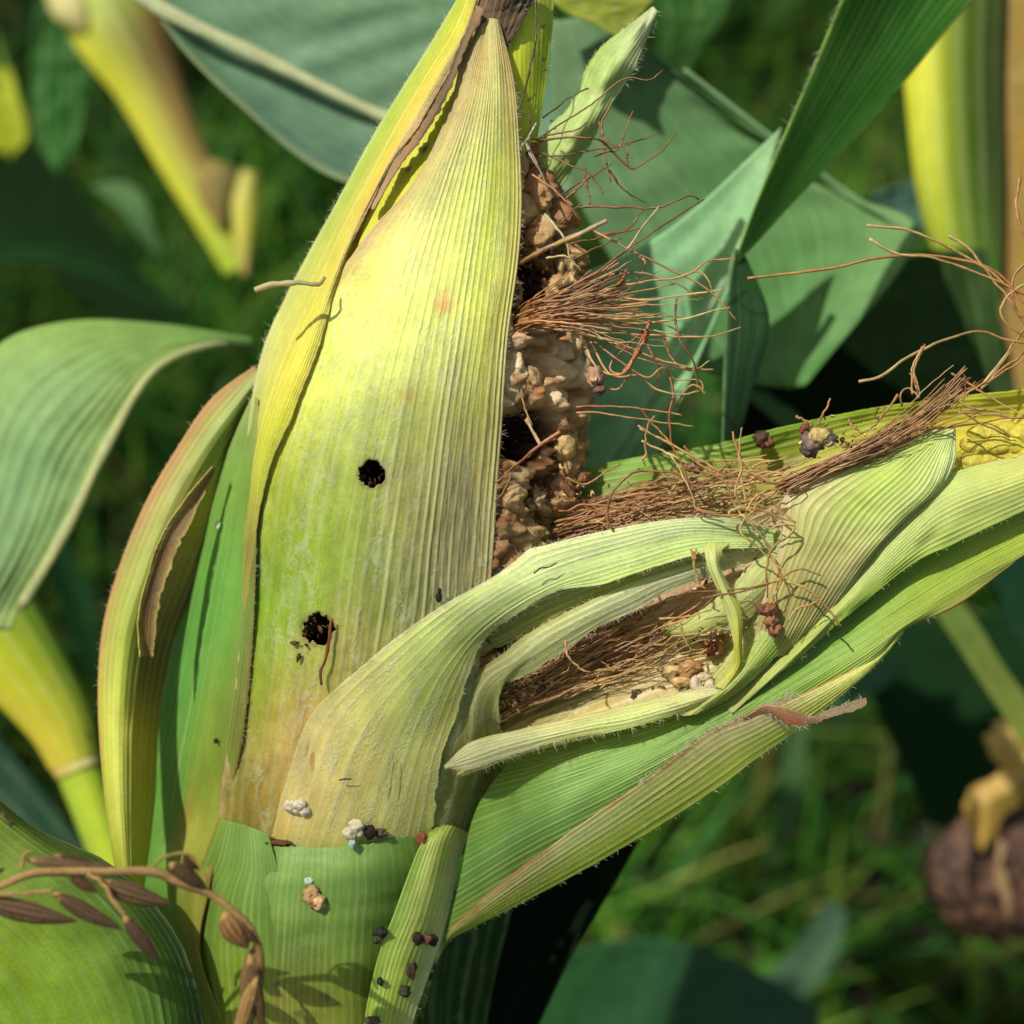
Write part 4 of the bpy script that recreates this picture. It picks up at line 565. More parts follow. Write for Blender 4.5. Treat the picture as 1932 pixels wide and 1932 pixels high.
sheet('husk_margin', [[(1400, 1356, 18, 1), (1440, 1332, 26, 1), (1480, 1335, 34, 1), (1535, 1352, 26, 1), (1560, 1340, 22, 1), (1600, 1326, 26, 1), (1634, 1316, 24, 1)], [(1405, 1362, 10, 1), (1448, 1345, 16, 1), (1490, 1366, 22, 1), (1540, 1363, 22, 1), (1570, 1352, 26, 1), (1610, 1342, 30, 1), (1636, 1328, 28, 1)]], [[(170, 110, 70)]*2, [(190, 150, 110), (160, 96, 56)], [(180, 130, 90), (150, 84, 46)], [(160, 130, 96), (140, 100, 70)], [(140, 120, 90)]*2, [(130, 110, 80)]*2], 'dry_leaf', E, nu=20, nv=120, veins=3, rag=(.1, .15), seed=55, hair=((1, 50, 16, .1, .5), (0, 60, 9, .5, 1), (-1, 30, 10, .5, 1)), label='twisted brown curl at the husk margin')
# trough behind: upper green leaf, inner membranes
sheet('husk_leaf', [[(1090, 886, -230, 1), (1200, 862, -220, 1), (1350, 838, -200, 1), (1500, 800, -180, 1), (1700, 762, -160, 1), (1990, 728, -160, 1)], [(1080, 960, -220, 1), (1200, 940, -220, 1), (1350, 910, -210, 1), (1500, 880, -200, 1), (1700, 820, -190, 1), (1990, 800, -180, 1)], [(1060, 1090, -170, 1), (1200, 1060, -160, 1), (1350, 1020, -150, 1), (1500, 980, -140, 1), (1700, 930, -120, 1), (1990, 890, -100, 1)]],
      [[(120, 170, 50), (110, 150, 60), (150, 110, 60)], [(130, 170, 60), (140, 150, 50), (150, 120, 60)], [(140, 176, 50), (150, 156, 50), (160, 130, 60)], [(160, 186, 50), (180, 176, 50), (170, 150, 60)], [(190, 196, 50), (214, 200, 60), (200, 186, 70)], [(200, 190, 50), (220, 206, 70), (206, 196, 80)]], 'husk_smooth', E, nu=100, nv=220, veins=12, ridge=2, seed=57, wav=12, rag=(.01, 0), spots=((.5, .2, .1, .02, (90, 70, 40), .6), (.45, .45, .1, .02, (90, 70, 40), .6), (.35, .33, .06, .012, (80, 60, 40), .6)), label='yellow-green husk leaf forming the far side of the trough')
sheet('husk_membrane', [[(880, 1330, -150, 1), (1000, 1230, -190, 1), (1150, 1130, -190, 1), (1300, 1040, -170, 1), (1450, 960, -140, 1), (1600, 880, -110, 1)], [(880, 1400, -130, 1), (1010, 1310, -170, 1), (1160, 1240, -150, 1), (1300, 1170, -120, 1), (1450, 1080, -90, 1), (1600, 960, -80, 1)], [(860, 1470, -90, 1), (1000, 1420, -70, 1), (1160, 1380, -60, 1), (1330, 1320, -50, 1), (1440, 1250, -50, 1), (1590, 1160, -50, 1)]],
      [[(110, 70, 40), (150, 110, 70), (190, 180, 100)], [(120, 80, 46), (176, 136, 90), (196, 190, 110)], [(150, 100, 66), (206, 164, 124), (206, 186, 124)], [(160, 124, 84), (206, 166, 124), (180, 180, 90)], [(160, 160, 90), (170, 176, 100), (160, 180, 80)]], 'membrane', E, gain=1.2, nu=140, nv=240, veins=14, ridge=2, seed=59, wav=6, label='pinkish inner husk lining the trough')
sheet('husk_leaf', [[(838, 1446, -56, 1), (885, 1402, -40, 1), (960, 1382, -50, 1), (1100, 1350, -50, 1), (1220, 1322, -40, 1), (1330, 1300, -20, 1), (1356, 1304, -10, 1)], [(840, 1448, -50, 1), (890, 1425, -26, 1), (968, 1400, -26, 1), (1088, 1372, -26, 1), (1198, 1350, -22, 1), (1300, 1322, -4, 1), (1352, 1307, -8, 1)], [(842, 1450, -56, 1), (890, 1450, -30, 1), (973, 1423, -30, 1), (1073, 1393, -30, 1), (1173, 1377, -26, 1), (1273, 1347, -20, 1), (1350, 1312, -12, 1)]],
      [[(176, 176, 130), (180, 180, 140), (180, 180, 140)], [(200, 200, 150), (190, 190, 150), (196, 196, 160)], [(190, 180, 120), (190, 196, 130), (190, 196, 130)], [(190, 186, 120), (190, 200, 130), (186, 196, 120)], [(206, 200, 160)]*3], 'membrane', E, gain=1.35, nu=60, nv=240, veins=7, ridge=2.4, seed=61, rag=(.02, .03), hair=((1, 160, 12, 0, 1), (-1, 120, 16, .6, 1)), label='boat-shaped translucent strip of husk at the lower edge of the trough')
# strips torn across the ear
sheet('husk_leaf', [[(760, 1620, 4), (790, 1500, 8), (830, 1400, 14), (860, 1330, -60, 1), (897, 1271, -40, 1), (947, 1235, -10, 1), (1004, 1191, 0, 1), (1104, 1138, 10, 1), (1170, 1108, 10, 1), (1237, 1085, 0, 1), (1330, 1056, -10, 1), (1440, 1020, -40, 1)], [(840, 1620, 2), (870, 1500, 4), (900, 1400, 8), (900, 1340, -40, 1), (922, 1290, -20, 1), (975, 1252, 4, 1), (1036, 1206, 14, 1), (1120, 1160, 18, 1), (1187, 1130, 16, 1), (1245, 1102, 8, 1), (1335, 1072, -2, 1), (1440, 1035, -30, 1)], [(950, 1590, -40), (960, 1490, -40), (950, 1410, -30), (940, 1345, -50, 1), (944, 1293, -30, 1), (1004, 1268, -10, 1), (1070, 1221, 0, 1), (1137, 1177, 6, 1), (1204, 1148, 6, 1), (1254, 1117, 0, 1), (1337, 1087, -10, 1), (1440, 1050, -36, 1)]],
      [[(150, 150, 60), (156, 156, 80), (130, 136, 60)], [(160, 160, 90), (160, 160, 90), (150, 150, 80)], [(160, 156, 100), (166, 170, 110), (170, 174, 100)], [(180, 184, 120), (170, 176, 120), (180, 186, 130)], [(190, 196, 150), (160, 164, 130), (186, 190, 150)], [(190, 196, 140), (180, 186, 140), (196, 200, 150)]], 'membrane', E, gain=1.35, nu=90, nv=320, veins=5, vs=0.0, ridge=1.2, seed=63, rag=(.02, .05), ragf=22, hair=((1, 260, 10, .3, 1), (-1, 160, 9, .3, 1), (0, 200, 8, .3, 1)), label='thin translucent husk strip curving from the base into the trough')
sheet('husk_leaf', [[(730, 1262, 12), (800, 1220, 10), (900, 1180, -40, 1), (1000, 1126, -20, 1), (1110, 1090, -10, 1), (1250, 1050, -10, 1), (1440, 990, -40, 1)], [(780, 1300, 10), (850, 1260, -50, 1), (960, 1210, -40, 1), (1060, 1160, -20, 1), (1160, 1112, -20, 1), (1280, 1072, -20, 1), (1440, 1020, -50, 1)]],
      [[(150, 150, 70)]*2, [(150, 156, 70)]*2, [(170, 174, 90)]*2, [(160, 170, 80)]*2, [(170, 180, 90)]*2], 'membrane', E, gain=1.4, nu=50, nv=200, veins=6, ridge=1.8, bulge=6, seed=65, rag=(.05, .12), ragf=16, hair=((1, 120, 8, .3, 1),), label='olive translucent husk strip between the two torn strips')
sheet('husk_leaf', [[(505, 1605, 2), (545, 1460, 3), (592, 1345, 5), (700, 1242, 16), (820, 1152, 26), (930, 1090, 20, 1), (985, 1048, 30, 1), (1000, 1036, 34, 1), (1150, 1000, 36, 1), (1290, 978, 28, 1), (1400, 980, 14, 1), (1470, 996, -20, 1)],
      [(600, 1606, 4), (650, 1450, 10), (706, 1345, 16), (790, 1250, 34), (872, 1168, 36), (960, 1110, 32, 1), (1060, 1064, 38, 1), (1180, 1028, 38, 1), (1300, 1000, 28, 1), (1460, 1010, -10, 1)],
      [(705, 1610, 4), (748, 1480, 12), (788, 1370, 20), (830, 1280, 34), (892, 1200, 34), (970, 1140, 28, 1), (1070, 1090, 38, 1), (1190, 1052, 38, 1), (1310, 1020, 28, 1), (1460, 1020, -14, 1)],
      [(810, 1610, 6), (828, 1450, 18), (850, 1380, 22), (880, 1290, 26), (908, 1212, 26), (980, 1154, 20, 1), (1060, 1112, 34, 1), (1130, 1103, 36, 1), (1200, 1080, 36, 1), (1340, 1040, 26, 1), (1460, 1032, -20, 1)]],
      [[(190, 176, 96), (190, 180, 100), (186, 182, 104), (176, 176, 94)], [(222, 188, 122), (206, 192, 120), (190, 190, 112), (182, 182, 100)], [(206, 194, 122), (192, 196, 116), (172, 182, 96), (176, 174, 90)], [(186, 200, 110), (176, 190, 110), (170, 184, 100), (180, 180, 100)], [(196, 206, 140), (168, 184, 120), (164, 184, 110), (176, 190, 120)], [(186, 196, 140), (164, 180, 120), (166, 186, 110), (176, 196, 110)], [(180, 190, 140), (160, 176, 120), (168, 190, 110), (176, 196, 110)], [(170, 186, 110), (166, 184, 100), (176, 194, 110), (176, 196, 110)]],
      'strip', E, gain=1.45, nu=260, nv=420, veins=11, vs=0.1, ridge=1.2, seed=67, rag=(.008, .03), ragf=26, wav=3, spots=((0, .52, .05, .24, (224, 228, 176), .75),), edge=(None, (190, 190, 120), 0.03), hair=((-1, 500, 10, .3, 1), (1, 200, 8, .3, 1), (0, 500, 7, .3, 1)), label='long torn pale green husk strip peeled across the ear')  # pale spot paints the highlight along the strip's left crease
# right-hand folded fan and the pale sheets below it
sheet('husk_leaf', [[(1405, 1240, -40, 1), (1425, 1190, -26, 1), (1440, 1130, -10, 1), (1478, 1010, 0, 1), (1488, 927, 0, 1), (1621, 861, 0, 1), (1705, 834, -10, 1), (1762, 806, -20, 1)], [(1455, 1240, -30, 1), (1490, 1180, -4, 1), (1545, 1060, 18, 1), (1610, 960, 20, 1), (1700, 880, 12, 1), (1785, 806, -10, 1)], [(1500, 1230, -40, 1), (1550, 1160, -10, 1), (1620, 1060, 20, 1), (1690, 980, 20, 1), (1755, 915, 10, 1), (1796, 808, -16, 1)], [(1530, 1220, -50, 1), (1580, 1160, -30, 1), (1640, 1052, -8, 1), (1715, 970, -10, 1), (1770, 924, -14, 1), (1802, 870, -20, 1), (1800, 806, -24, 1)]],
      [[(160, 150, 90), (150, 144, 80), (156, 160, 90), (150, 160, 80)], [(166, 156, 94), (144, 140, 76), (160, 156, 100), (160, 170, 104)], [(176, 174, 106), (148, 148, 82), (166, 164, 108), (172, 180, 118)], [(190, 180, 130), (160, 180, 80), (176, 190, 110), (186, 200, 130)], [(176, 190, 110), (176, 196, 100), (190, 206, 130), (196, 210, 150)], [(190, 206, 120), (190, 206, 120), (196, 210, 140), (200, 212, 150)]], 'husk_smooth', E, gain=1.15, nu=240, nv=260, veins=22, vs=0.1, ridge=2.6, seed=71, wav=5, rag=(.01, .01), edge=((206, 180, 150), (196, 206, 150), 0.03), hair=((-1, 260, 12, .3, 1),), label='fan-folded pale husk leaf with strong ribs at the right')
sheet('husk_leaf', [[(1370, 1330, -50, 1), (1500, 1215, -40, 1), (1640, 1045, -20, 1), (1720, 965, -20, 1), (1790, 897, -30, 1), (1990, 846, -40, 1)], [(1380, 1345, -30, 1), (1500, 1235, -10, 1), (1620, 1110, 4, 1), (1720, 1010, 4, 1), (1800, 950, -6, 1), (1990, 880, -10, 1)], [(1390, 1330, -40, 1), (1500, 1246, -16, 1), (1590, 1168, -6, 1), (1721, 1064, -4, 1), (1808, 1022, -10, 1), (1990, 935, -30, 1)]],
      [[(160, 170, 90)]*3, [(170, 180, 100), (166, 186, 80), (150, 180, 60)], [(186, 200, 130), (176, 196, 110), (150, 180, 60)], [(190, 206, 120), (186, 200, 116), (176, 196, 100)], [(196, 190, 110), (200, 204, 110), (176, 196, 110)]], 'husk_smooth', E, gain=1.05, nu=120, nv=240, veins=14, ridge=2.2, seed=73, wav=6, rag=(.01, .01), hair=((1, 100, 8, 0, 1), (-1, 80, 9, .5, 1)), label='pale green husk leaf under the ribbed fan')
sheet('husk_leaf', [[(1260, 1340, -60, 1), (1330, 1290, -60, 1), (1400, 1200, -50, 1), (1470, 1100, -50, 1), (1560, 1000, -40, 1)], [(1300, 1350, -20, 1), (1380, 1290, 0, 1), (1440, 1210, -6, 1), (1510, 1120, -20, 1), (1590, 1030, -30, 1)], [(1370, 1320, -40, 1), (1420, 1280, -30, 1), (1480, 1220, -26, 1), (1550, 1150, -30, 1), (1620, 1060, -40, 1)]], [[(170, 170, 90)]*3, [(176, 176, 100), (160, 176, 70), (130, 160, 50)], [(160, 166, 90), (160, 170, 90), (150, 170, 70)], [(166, 180, 90)]*3], 'membrane', E, gain=1.4, nu=80, nv=120, veins=12, ridge=2, seed=75, wav=5, rag=(.05, .02), label='soft olive husk fold below the fan')
sheet('husk_leaf', [[(1330, 1028, 20, 1), (1330, 1040, 34, 1), (1337, 1073, 40, 1), (1357, 1118, 40, 1), (1376, 1175, 34, 1), (1386, 1221, 24, 1), (1380, 1262, 4, 1), (1350, 1296, -10, 1)], [(1345, 1024, 26, 1), (1346, 1045, 46, 1), (1350, 1073, 52, 1), (1366, 1112, 50, 1), (1388, 1165, 44, 1), (1392, 1221, 30, 1), (1392, 1256, 14, 1), (1362, 1300, 0, 1)], [(1375, 1026, 20, 1), (1362, 1040, 34, 1), (1358, 1068, 38, 1), (1372, 1101, 36, 1), (1398, 1150, 34, 1), (1399, 1200, 26, 1), (1397, 1262, 4, 1), (1372, 1304, -6, 1)]],
      [[(190, 200, 120)]*3, [(190, 196, 120), (200, 206, 140), (176, 186, 90)], [(190, 196, 120), (200, 204, 110), (196, 196, 60)], [(196, 200, 70), (210, 206, 50), (196, 196, 40)], [(190, 190, 100)]*3], 'husk_smooth', E, nu=36, nv=140, veins=4, ridge=1.5, seed=79, rag=(.03, .05), hair=((-1, 70, 8, 0, 1), (1, 60, 8, 0, 1)), label='twisted narrow yellow-green ribbon of husk')
sheet('husk_leaf', [[(1255, 1175, -60, 1), (1300, 1165, -40, 1), (1370, 1115, -30, 1), (1420, 1060, -30, 1), (1470, 1000, -30, 1)], [(1262, 1195, -50, 1), (1310, 1190, -26, 1), (1380, 1150, -16, 1), (1440, 1100, -14, 1), (1490, 1030, -20, 1)], [(1290, 1215, -60, 1), (1350, 1200, -40, 1), (1400, 1175, -30, 1), (1450, 1130, -30, 1), (1510, 1060, -30, 1)]], [[(170, 176, 90)]*3, [(180, 186, 120), (160, 170, 90), (170, 166, 110)], [(170, 180, 100), (170, 180, 100), (170, 166, 110)]], 'membrane', E, gain=1.4, nu=50, nv=80, veins=7, ridge=2, seed=81, rag=(.05, .05), ends=(.06, 0), label='small inner husk flap behind the twisted ribbon')
# yellow kernels of the small cob at the right
for i, (x, y, s) in enumerate([(1840, 870, 20), (1868, 862, 22), (1898, 866, 22), (1928, 872, 22), (1852, 842, 18), (1882, 838, 20), (1912, 840, 20), (1935, 846, 18), (1832, 838, 15), (1870, 815, 17), (1900, 812, 17), (1925, 818, 17), (1955, 860, 22), (1958, 825, 18), (1845, 818, 14)]):
    blob('kernel', (x, y, -70+random.uniform(-8, 8), 1), (s*1.5, s*1.05, s*0.9), (222, 210, 80), 'kernel', E, 4, 0.07, 1.2, i*2.3, col2=(206, 190, 76), label='soft yellow kernel at the far right')
# ================================================================== silk
RB = [(186, 126, 82), (164, 106, 66), (204, 154, 104), (180, 136, 84), (214, 174, 124), (146, 94, 60), (196, 156, 96), (126, 80, 52)]
TN = [(206, 180, 116), (190, 166, 92), (214, 190, 134), (186, 164, 100), (176, 146, 90)]
STR = []    # (pts, r0, r1, c0, c1, wob)
def bundle(paths, n, s0, s1, pal0, pal1, r=(1.3, 2.2), wob=3, cut=(0.6, 1.0), curl=0):
    for _ in range(n):
        a, b = random.sample(range(len(paths)), 2) if len(paths) > 1 else (0, 0); f = random.random()*0.5
        A_, B_ = arc(paths[a], 12), arc(paths[b], 12); p = A_*(1-f)+B_*f; L_ = random.uniform(*cut); p = cr(p, np.linspace(0, L_, 8))
        t = np.linspace(0, 1, 8)[:, None]; o0 = np.array([random.gauss(0, s0) for _ in range(3)]); o1 = np.array([random.gauss(0, s1) for _ in range(3)])
        p = p+o0*(1-t)+o1*t**1.3+(np.sin(t*random.uniform(3, 7)+random.random()*6)*curl*np.array([[random.gauss(0, 1), random.gauss(0, 1), random.gauss(0, .6)]]))*t
        rr = random.uniform(*r); STR.append(([tuple(q)+(1,) for q in p], rr, rr*random.uniform(.45, .9), random.choice(pal0), random.choice(pal1), wob))
def one(pts, r0=1.8, r1=1.0, c0=(170, 110, 64), c1=(180, 130, 80), wob=1.5): STR.append(([q if len(q) == 4 else (q[0], q[1], q[2], 1) for q in pts], r0, r1, c0, c1, wob))
V2 = lambda x, y, z=30: ((1300+x*.5176)*.644, (200+y*.5176)*.644, z, 1)      # coordinates read in a detail view
V3 = lambda x, y, z=20: (837+x/3, 708+y/3, z, 1)
V4 = lambda x, y, z=20: (1288+x/3, 644+y/3, z, 1)
# traced strands of the middle tuft
for pts in ([(400, 1400, -30), (700, 1260, 40), (1080, 1000, 80), (1300, 850, 80), (1470, 740, 70)], [(400, 1420, -20), (760, 1220, 40), (980, 1080, 70), (1220, 780, 70)],
            [(850, 920, 40), (1020, 1010, 60), (1300, 1150, 60), (1500, 1260, 60), (1665, 1430, 50)], [(600, 1330, 20), (1000, 1230, 40), (1300, 1190, 60), (1440, 1150, 60), (1500, 1200, 60), (1530, 1290, 50)],
            [(900, 1170, 20), (1100, 1160, 40), (1300, 1210, 60), (1470, 1310, 50)], [(500, 1360, 0), (900, 1300, 40), (1150, 1310, 60), (1400, 1280, 60), (1590, 1250, 50)],
            [(420, 1440, 0), (800, 1400, 50), (1080, 1440, 60), (1330, 1420, 60), (1500, 1380, 60), (1615, 1355, 60)], [(700, 1400, 30), (1000, 1420, 60), (1200, 1440, 60), (1310, 1480, 60), (1350, 1515, 40)],
            [(420, 1450, 0), (830, 1490, 40), (1150, 1510, 60), (1400, 1520, 70), (1540, 1510, 60), (1680, 1465, 60)], [(850, 1500, 30), (1050, 1580, 50), (1250, 1660, 60), (1430, 1700, 60), (1530, 1705, 50)],
            [(830, 1530, 30), (1000, 1660, 50), (1150, 1750, 60), (1240, 1690, 60), (1310, 1760, 40), (1450, 1770, 50), (1470, 1840, 50)], [(800, 1560, 20), (850, 1680, 30), (950, 1730, 40), (1030, 1720, 60), (1080, 1620, 60), (1170, 1430, 60)],
            [(1120, 1500, 40), (1180, 1620, 60), (1220, 1700, 50), (1215, 1770, 40)], [(1320, 1300, 60), (1310, 1420, 60), (1340, 1540, 70), (1410, 1650, 70), (1430, 1750, 60), (1440, 1830, 60)],
            [(1240, 1500, 40), (1290, 1640, 40), (1400, 1710, 60), (1500, 1655, 60)], [(830, 1540, 20), (940, 1730, 30), (1100, 1740, 50), (1200, 1820, 50), (1350, 1845, 60), (1445, 1825, 60)],
            [(1140, 1480, 40), (1000, 1610, 30), (940, 1700, 30), (1000, 1735, 40), (1060, 1700, 50)], [(760, 790, 20), (860, 780, 30), (1180, 790, 40), (1290, 760, 50), (1400, 720, 50), (1440, 745, 50)],
            [(500, 600, -10), (640, 700, 20), (720, 790, 30), (775, 870, 30)], [(1480, 1840, 60), (1410, 1790, 60), (1330, 1880, 50), (1290, 1932, 40)], [(1400, 1160, 60), (1500, 1090, 60), (1650, 1080, 60)],
            [(920, 1810, 20), (1000, 1810, 30), (1080, 1640, 50)], [(790, 1480, 20), (800, 1600, 20), (860, 1700, 30)], [(1110, 1060, 40), (1140, 1110, 40), (1090, 1200, 30)]):
    one([V2(*q) for q in pts], random.uniform(1.9, 2.6), random.uniform(1.2, 1.8), random.choice(RB), random.choice(RB+TN))
one([V2(430, 1110, 0), V2(560, 1030, 60), V2(920, 865, 90)], 4.5, 3.8, (150, 110, 60), (200, 170, 140), 0.8)
one([V2(540, 1040, 40), V2(720, 960, 90), V2(925, 862, 96)], 4.2, 3.6, (190, 170, 60), (206, 176, 150), 0.8)
one([V2(570, 825, 60), V2(620, 880, 70), V2(690, 980, 80), V2(715, 1070, 80), V2(780, 1150, 70)], 2.2, 1.6, (206, 200, 150), (200, 190, 130), 1)
one([V2(580, 1075, 70), V2(660, 1060, 80), V2(720, 1075, 80)], 1.8, 1.6, (200, 190, 130), (200, 190, 130), 1)
one([V2(980, 1230, 40), V2(1010, 1200, 50), V2(1035, 1135, 50)], 4.0, 1.5, (200, 150, 60), (190, 120, 50), .5)
one([V2(1130, 1560, 60), V2(1150, 1480, 66), V2(1168, 1425, 66)], 4.2, 3.2, (180, 96, 50), (170, 90, 50), .5)
one([V2(1020, 1720, 50), V2(1090, 1620, 60), V2(1140, 1530, 62)], 3.4, 3.6, (190, 120, 70), (180, 96, 50), .5)
# upper wisp
for pts in ([(500, 420, -60), (700, 290, -20), (860, 190, 0), (980, 80, 10), (1060, 50, 20), (1160, 70, 20), (1240, 10, 20)], [(560, 280, -60), (640, 220, -20), (720, 160, 0), (820, 115, 0)], [(500, 400, -60), (600, 380, -20), (740, 350, 0), (812, 305, 10)],
            [(500, 420, -60), (660, 395, -30), (860, 400, -20), (960, 470, -60), (1060, 570, -80), (1160, 520, -90), (1250, 450, -100), (1325, 360, -110)], [(540, 500, -50), (700, 490, -40), (900, 455, -50), (1060, 435, -60)], [(560, 480, -50), (700, 545, -40), (820, 590, -40), (905, 710, -40)],
            [(880, 300, -80), (900, 400, -80), (930, 550, -80), (945, 640, -80)], [(945, 210, -80), (890, 330, -80), (950, 430, -80), (1100, 410, -90), (1215, 370, -100)], [(650, 730, -20), (760, 650, -30), (860, 600, -40), (950, 540, -60)],
            [(690, 740, -20), (800, 640, -20), (830, 600, -30)], [(940, 580, -80), (1000, 670, -90), (1060, 720, -100), (1150, 760, -120)], [(800, 560, -60), (810, 660, -60), (830, 770, -60)], [(1040, 470, -80), (1040, 540, -80), (1070, 570, -80)], [(850, 500, -60), (930, 470, -60), (990, 450, -70), (1070, 240, -90)],
            [(660, 880, 0), (740, 800, 10), (780, 770, 10)], [(720, 990, 0), (860, 965, -20), (1000, 930, -60), (1130, 900, -90)], [(880, 950, -60), (960, 930, -60), (1050, 900, -80), (1140, 780, -100)], [(740, 1080, 0), (850, 1020, -10), (1000, 960, -20)]):
    one([V2(*q) for q in pts], random.uniform(1.6, 2.3), random.uniform(1.0, 1.5), random.choice([(140, 110, 50), (150, 100, 50), (120, 100, 50), (160, 110, 60)]), random.choice([(150, 100, 60), (160, 110, 70), (130, 100, 60)]))
one([(1010, -5, -20), (1012, 60, -16), (1000, 130, -16), (985, 190, -20), (975, 215, -20)], 1.8, 1.6, (90, 70, 40), (70, 50, 30))
one([(975, 210, -10), (995, 215, 0), (1000, 240, 0), (985, 265, -10)], 1.6, 1.2, (80, 60, 40), (90, 70, 40))
for k in range(7): one([(990+k*2, 262+k*4, -40), (1000+k*3, 290+k*5, -30), (1018+k*3, 320+k*6, -30)], 1.8, 1.2, (180, 170, 150), (160, 140, 110))
one([(985, 275, -20), (1000, 255, -6), (1012, 232, 6)], 3, 2, (190, 186, 150), (206, 206, 170))
# middle tuft mass
tuft = [[(950, 635, -60, 1), (1010, 590, 20, 1), (1080, 575, 50, 1), (1180, 560, 60, 1), (1330, 545, 60, 1)], [(955, 650, -60, 1), (1010, 612, 20, 1), (1090, 600, 50, 1), (1200, 600, 60, 1), (1360, 600, 60, 1)], [(960, 625, -60, 1), (1010, 580, 20, 1), (1080, 545, 50, 1), (1150, 500, 60, 1), (1250, 440, 60, 1)], [(950, 655, -60, 1), (1020, 622, 20, 1), (1100, 630, 40, 1), (1180, 670, 50, 1), (1300, 710, 50, 1)]]
bundle(tuft[:3], 120, 10, 15, RB, RB, (1.3, 2.4), 2, (.35, .75)); bundle(tuft, 34, 8, 18, RB, RB+TN, (1.2, 1.9), 4, (.6, 1.0), 6)
# long silks of the trough and the right-hand cluster
for pts in ([(1410, 525), (1480, 518), (1560, 508), (1650, 488), (1760, 482), (1850, 500), (1900, 530), (1950, 590)], [(1635, 425), (1700, 432), (1760, 450), (1850, 500), (1900, 540), (1940, 580)], [(1640, 450), (1690, 478), (1760, 485), (1860, 520), (1940, 560)],
            [(1620, 720), (1660, 710), (1720, 670), (1800, 635), (1850, 625), (1900, 640), (1960, 650)], [(1790, 445), (1830, 470), (1860, 510), (1900, 560), (1940, 620)], [(1925, 330), (1918, 390), (1930, 440), (1945, 500)], [(1735, 745), (1725, 700), (1745, 650)], [(1850, 730), (1890, 680), (1940, 610)], [(1850, 735), (1900, 690), (1960, 650)],
            [(1960, 520), (1900, 560), (1890, 600), (1940, 640)], [(1940, 490), (1910, 530), (1920, 590), (1960, 600)]):
    one([(x, y, -60) for x, y in pts], 2.6, 2.2, random.choice([(200, 180, 120), (180, 140, 80)]), random.choice([(176, 120, 70), (190, 130, 80)]))
rt = [[(1490, 925, 0, 1), (1580, 880, 20, 1), (1660, 850, 26, 1), (1760, 780, 20, 1), (1835, 700, 10, 1)], [(1470, 915, -20, 1), (1560, 870, 10, 1), (1650, 830, 10, 1), (1750, 760, 10, 1), (1828, 695, 10, 1)], [(1490, 920, 0, 1), (1600, 870, 20, 1), (1700, 820, 20, 1), (1800, 800, 10, 1), (1950, 790, -20, 1)]]
bundle(rt[:2], 46, 7, 7, RB+TN, [(190, 150, 110), (176, 130, 84)], (1.2, 2.0), 2, (.5, 1.0)); bundle(rt, 22, 9, 20, RB, RB+TN, (1.1, 1.7), 4, (.5, 1), 8)
tr2 = [[(1060, 1000, -110, 1), (1160, 965, -110, 1), (1280, 950, -110, 1), (1400, 930, -90, 1), (1500, 900, -60, 1)], [(1060, 960, -130, 1), (1180, 935, -150, 1), (1300, 905, -150, 1), (1420, 890, -120, 1), (1520, 860, -80, 1)], [(1070, 1010, -90, 1), (1150, 990, -70, 1), (1250, 975, -50, 1), (1400, 955, -40, 1), (1480, 930, -20, 1)]]
bundle(tr2, 90, 12, 20, RB, RB+TN, (1.0, 2.0), 7, (.4, 1.0), 9)
lo = [[(930, 1350, -120, 1), (1000, 1310, -110, 1), (1100, 1250, -90, 1), (1200, 1215, -80, 1), (1290, 1150, -60, 1)], [(900, 1290, -100, 1), (1000, 1260, -110, 1), (1120, 1210, -90, 1), (1230, 1160, -70, 1), (1330, 1110, -60, 1)], [(930, 1340, -100, 1), (1020, 1290, -90, 1), (1130, 1230, -70, 1), (1250, 1180, -50, 1), (1340, 1120, -40, 1)]]
bundle(lo, 85, 12, 16, RB, RB, (1.0, 2.1), 5, (.35, 1.0), 6); bundle(lo, 24, 16, 26, RB+TN, TN, (1.0, 1.6), 8, (.3, .9), 14)
bundle([[(1390, 1290, -40, 1), (1430, 1230, -30, 1), (1460, 1150, -20, 1), (1490, 1090, -10, 1)], [(1400, 1280, -40, 1), (1440, 1220, -30, 1), (1450, 1150, -20, 1), (1470, 1100, -10, 1)]], 16, 5, 6, RB, RB, (1.2, 1.8), 2)
bundle([[(980, 1330, -100, 1), (1100, 1290, -90, 1), (1250, 1240, -60, 1), (1380, 1160, -20, 1)], [(1150, 1250, -90, 1), (1250, 1220, -60, 1), (1340, 1150, -20, 1), (1440, 1080, 10, 1)]], 26, 10, 24, RB, TN, (1.0, 1.7), 5, (.4, 1.0), 10)
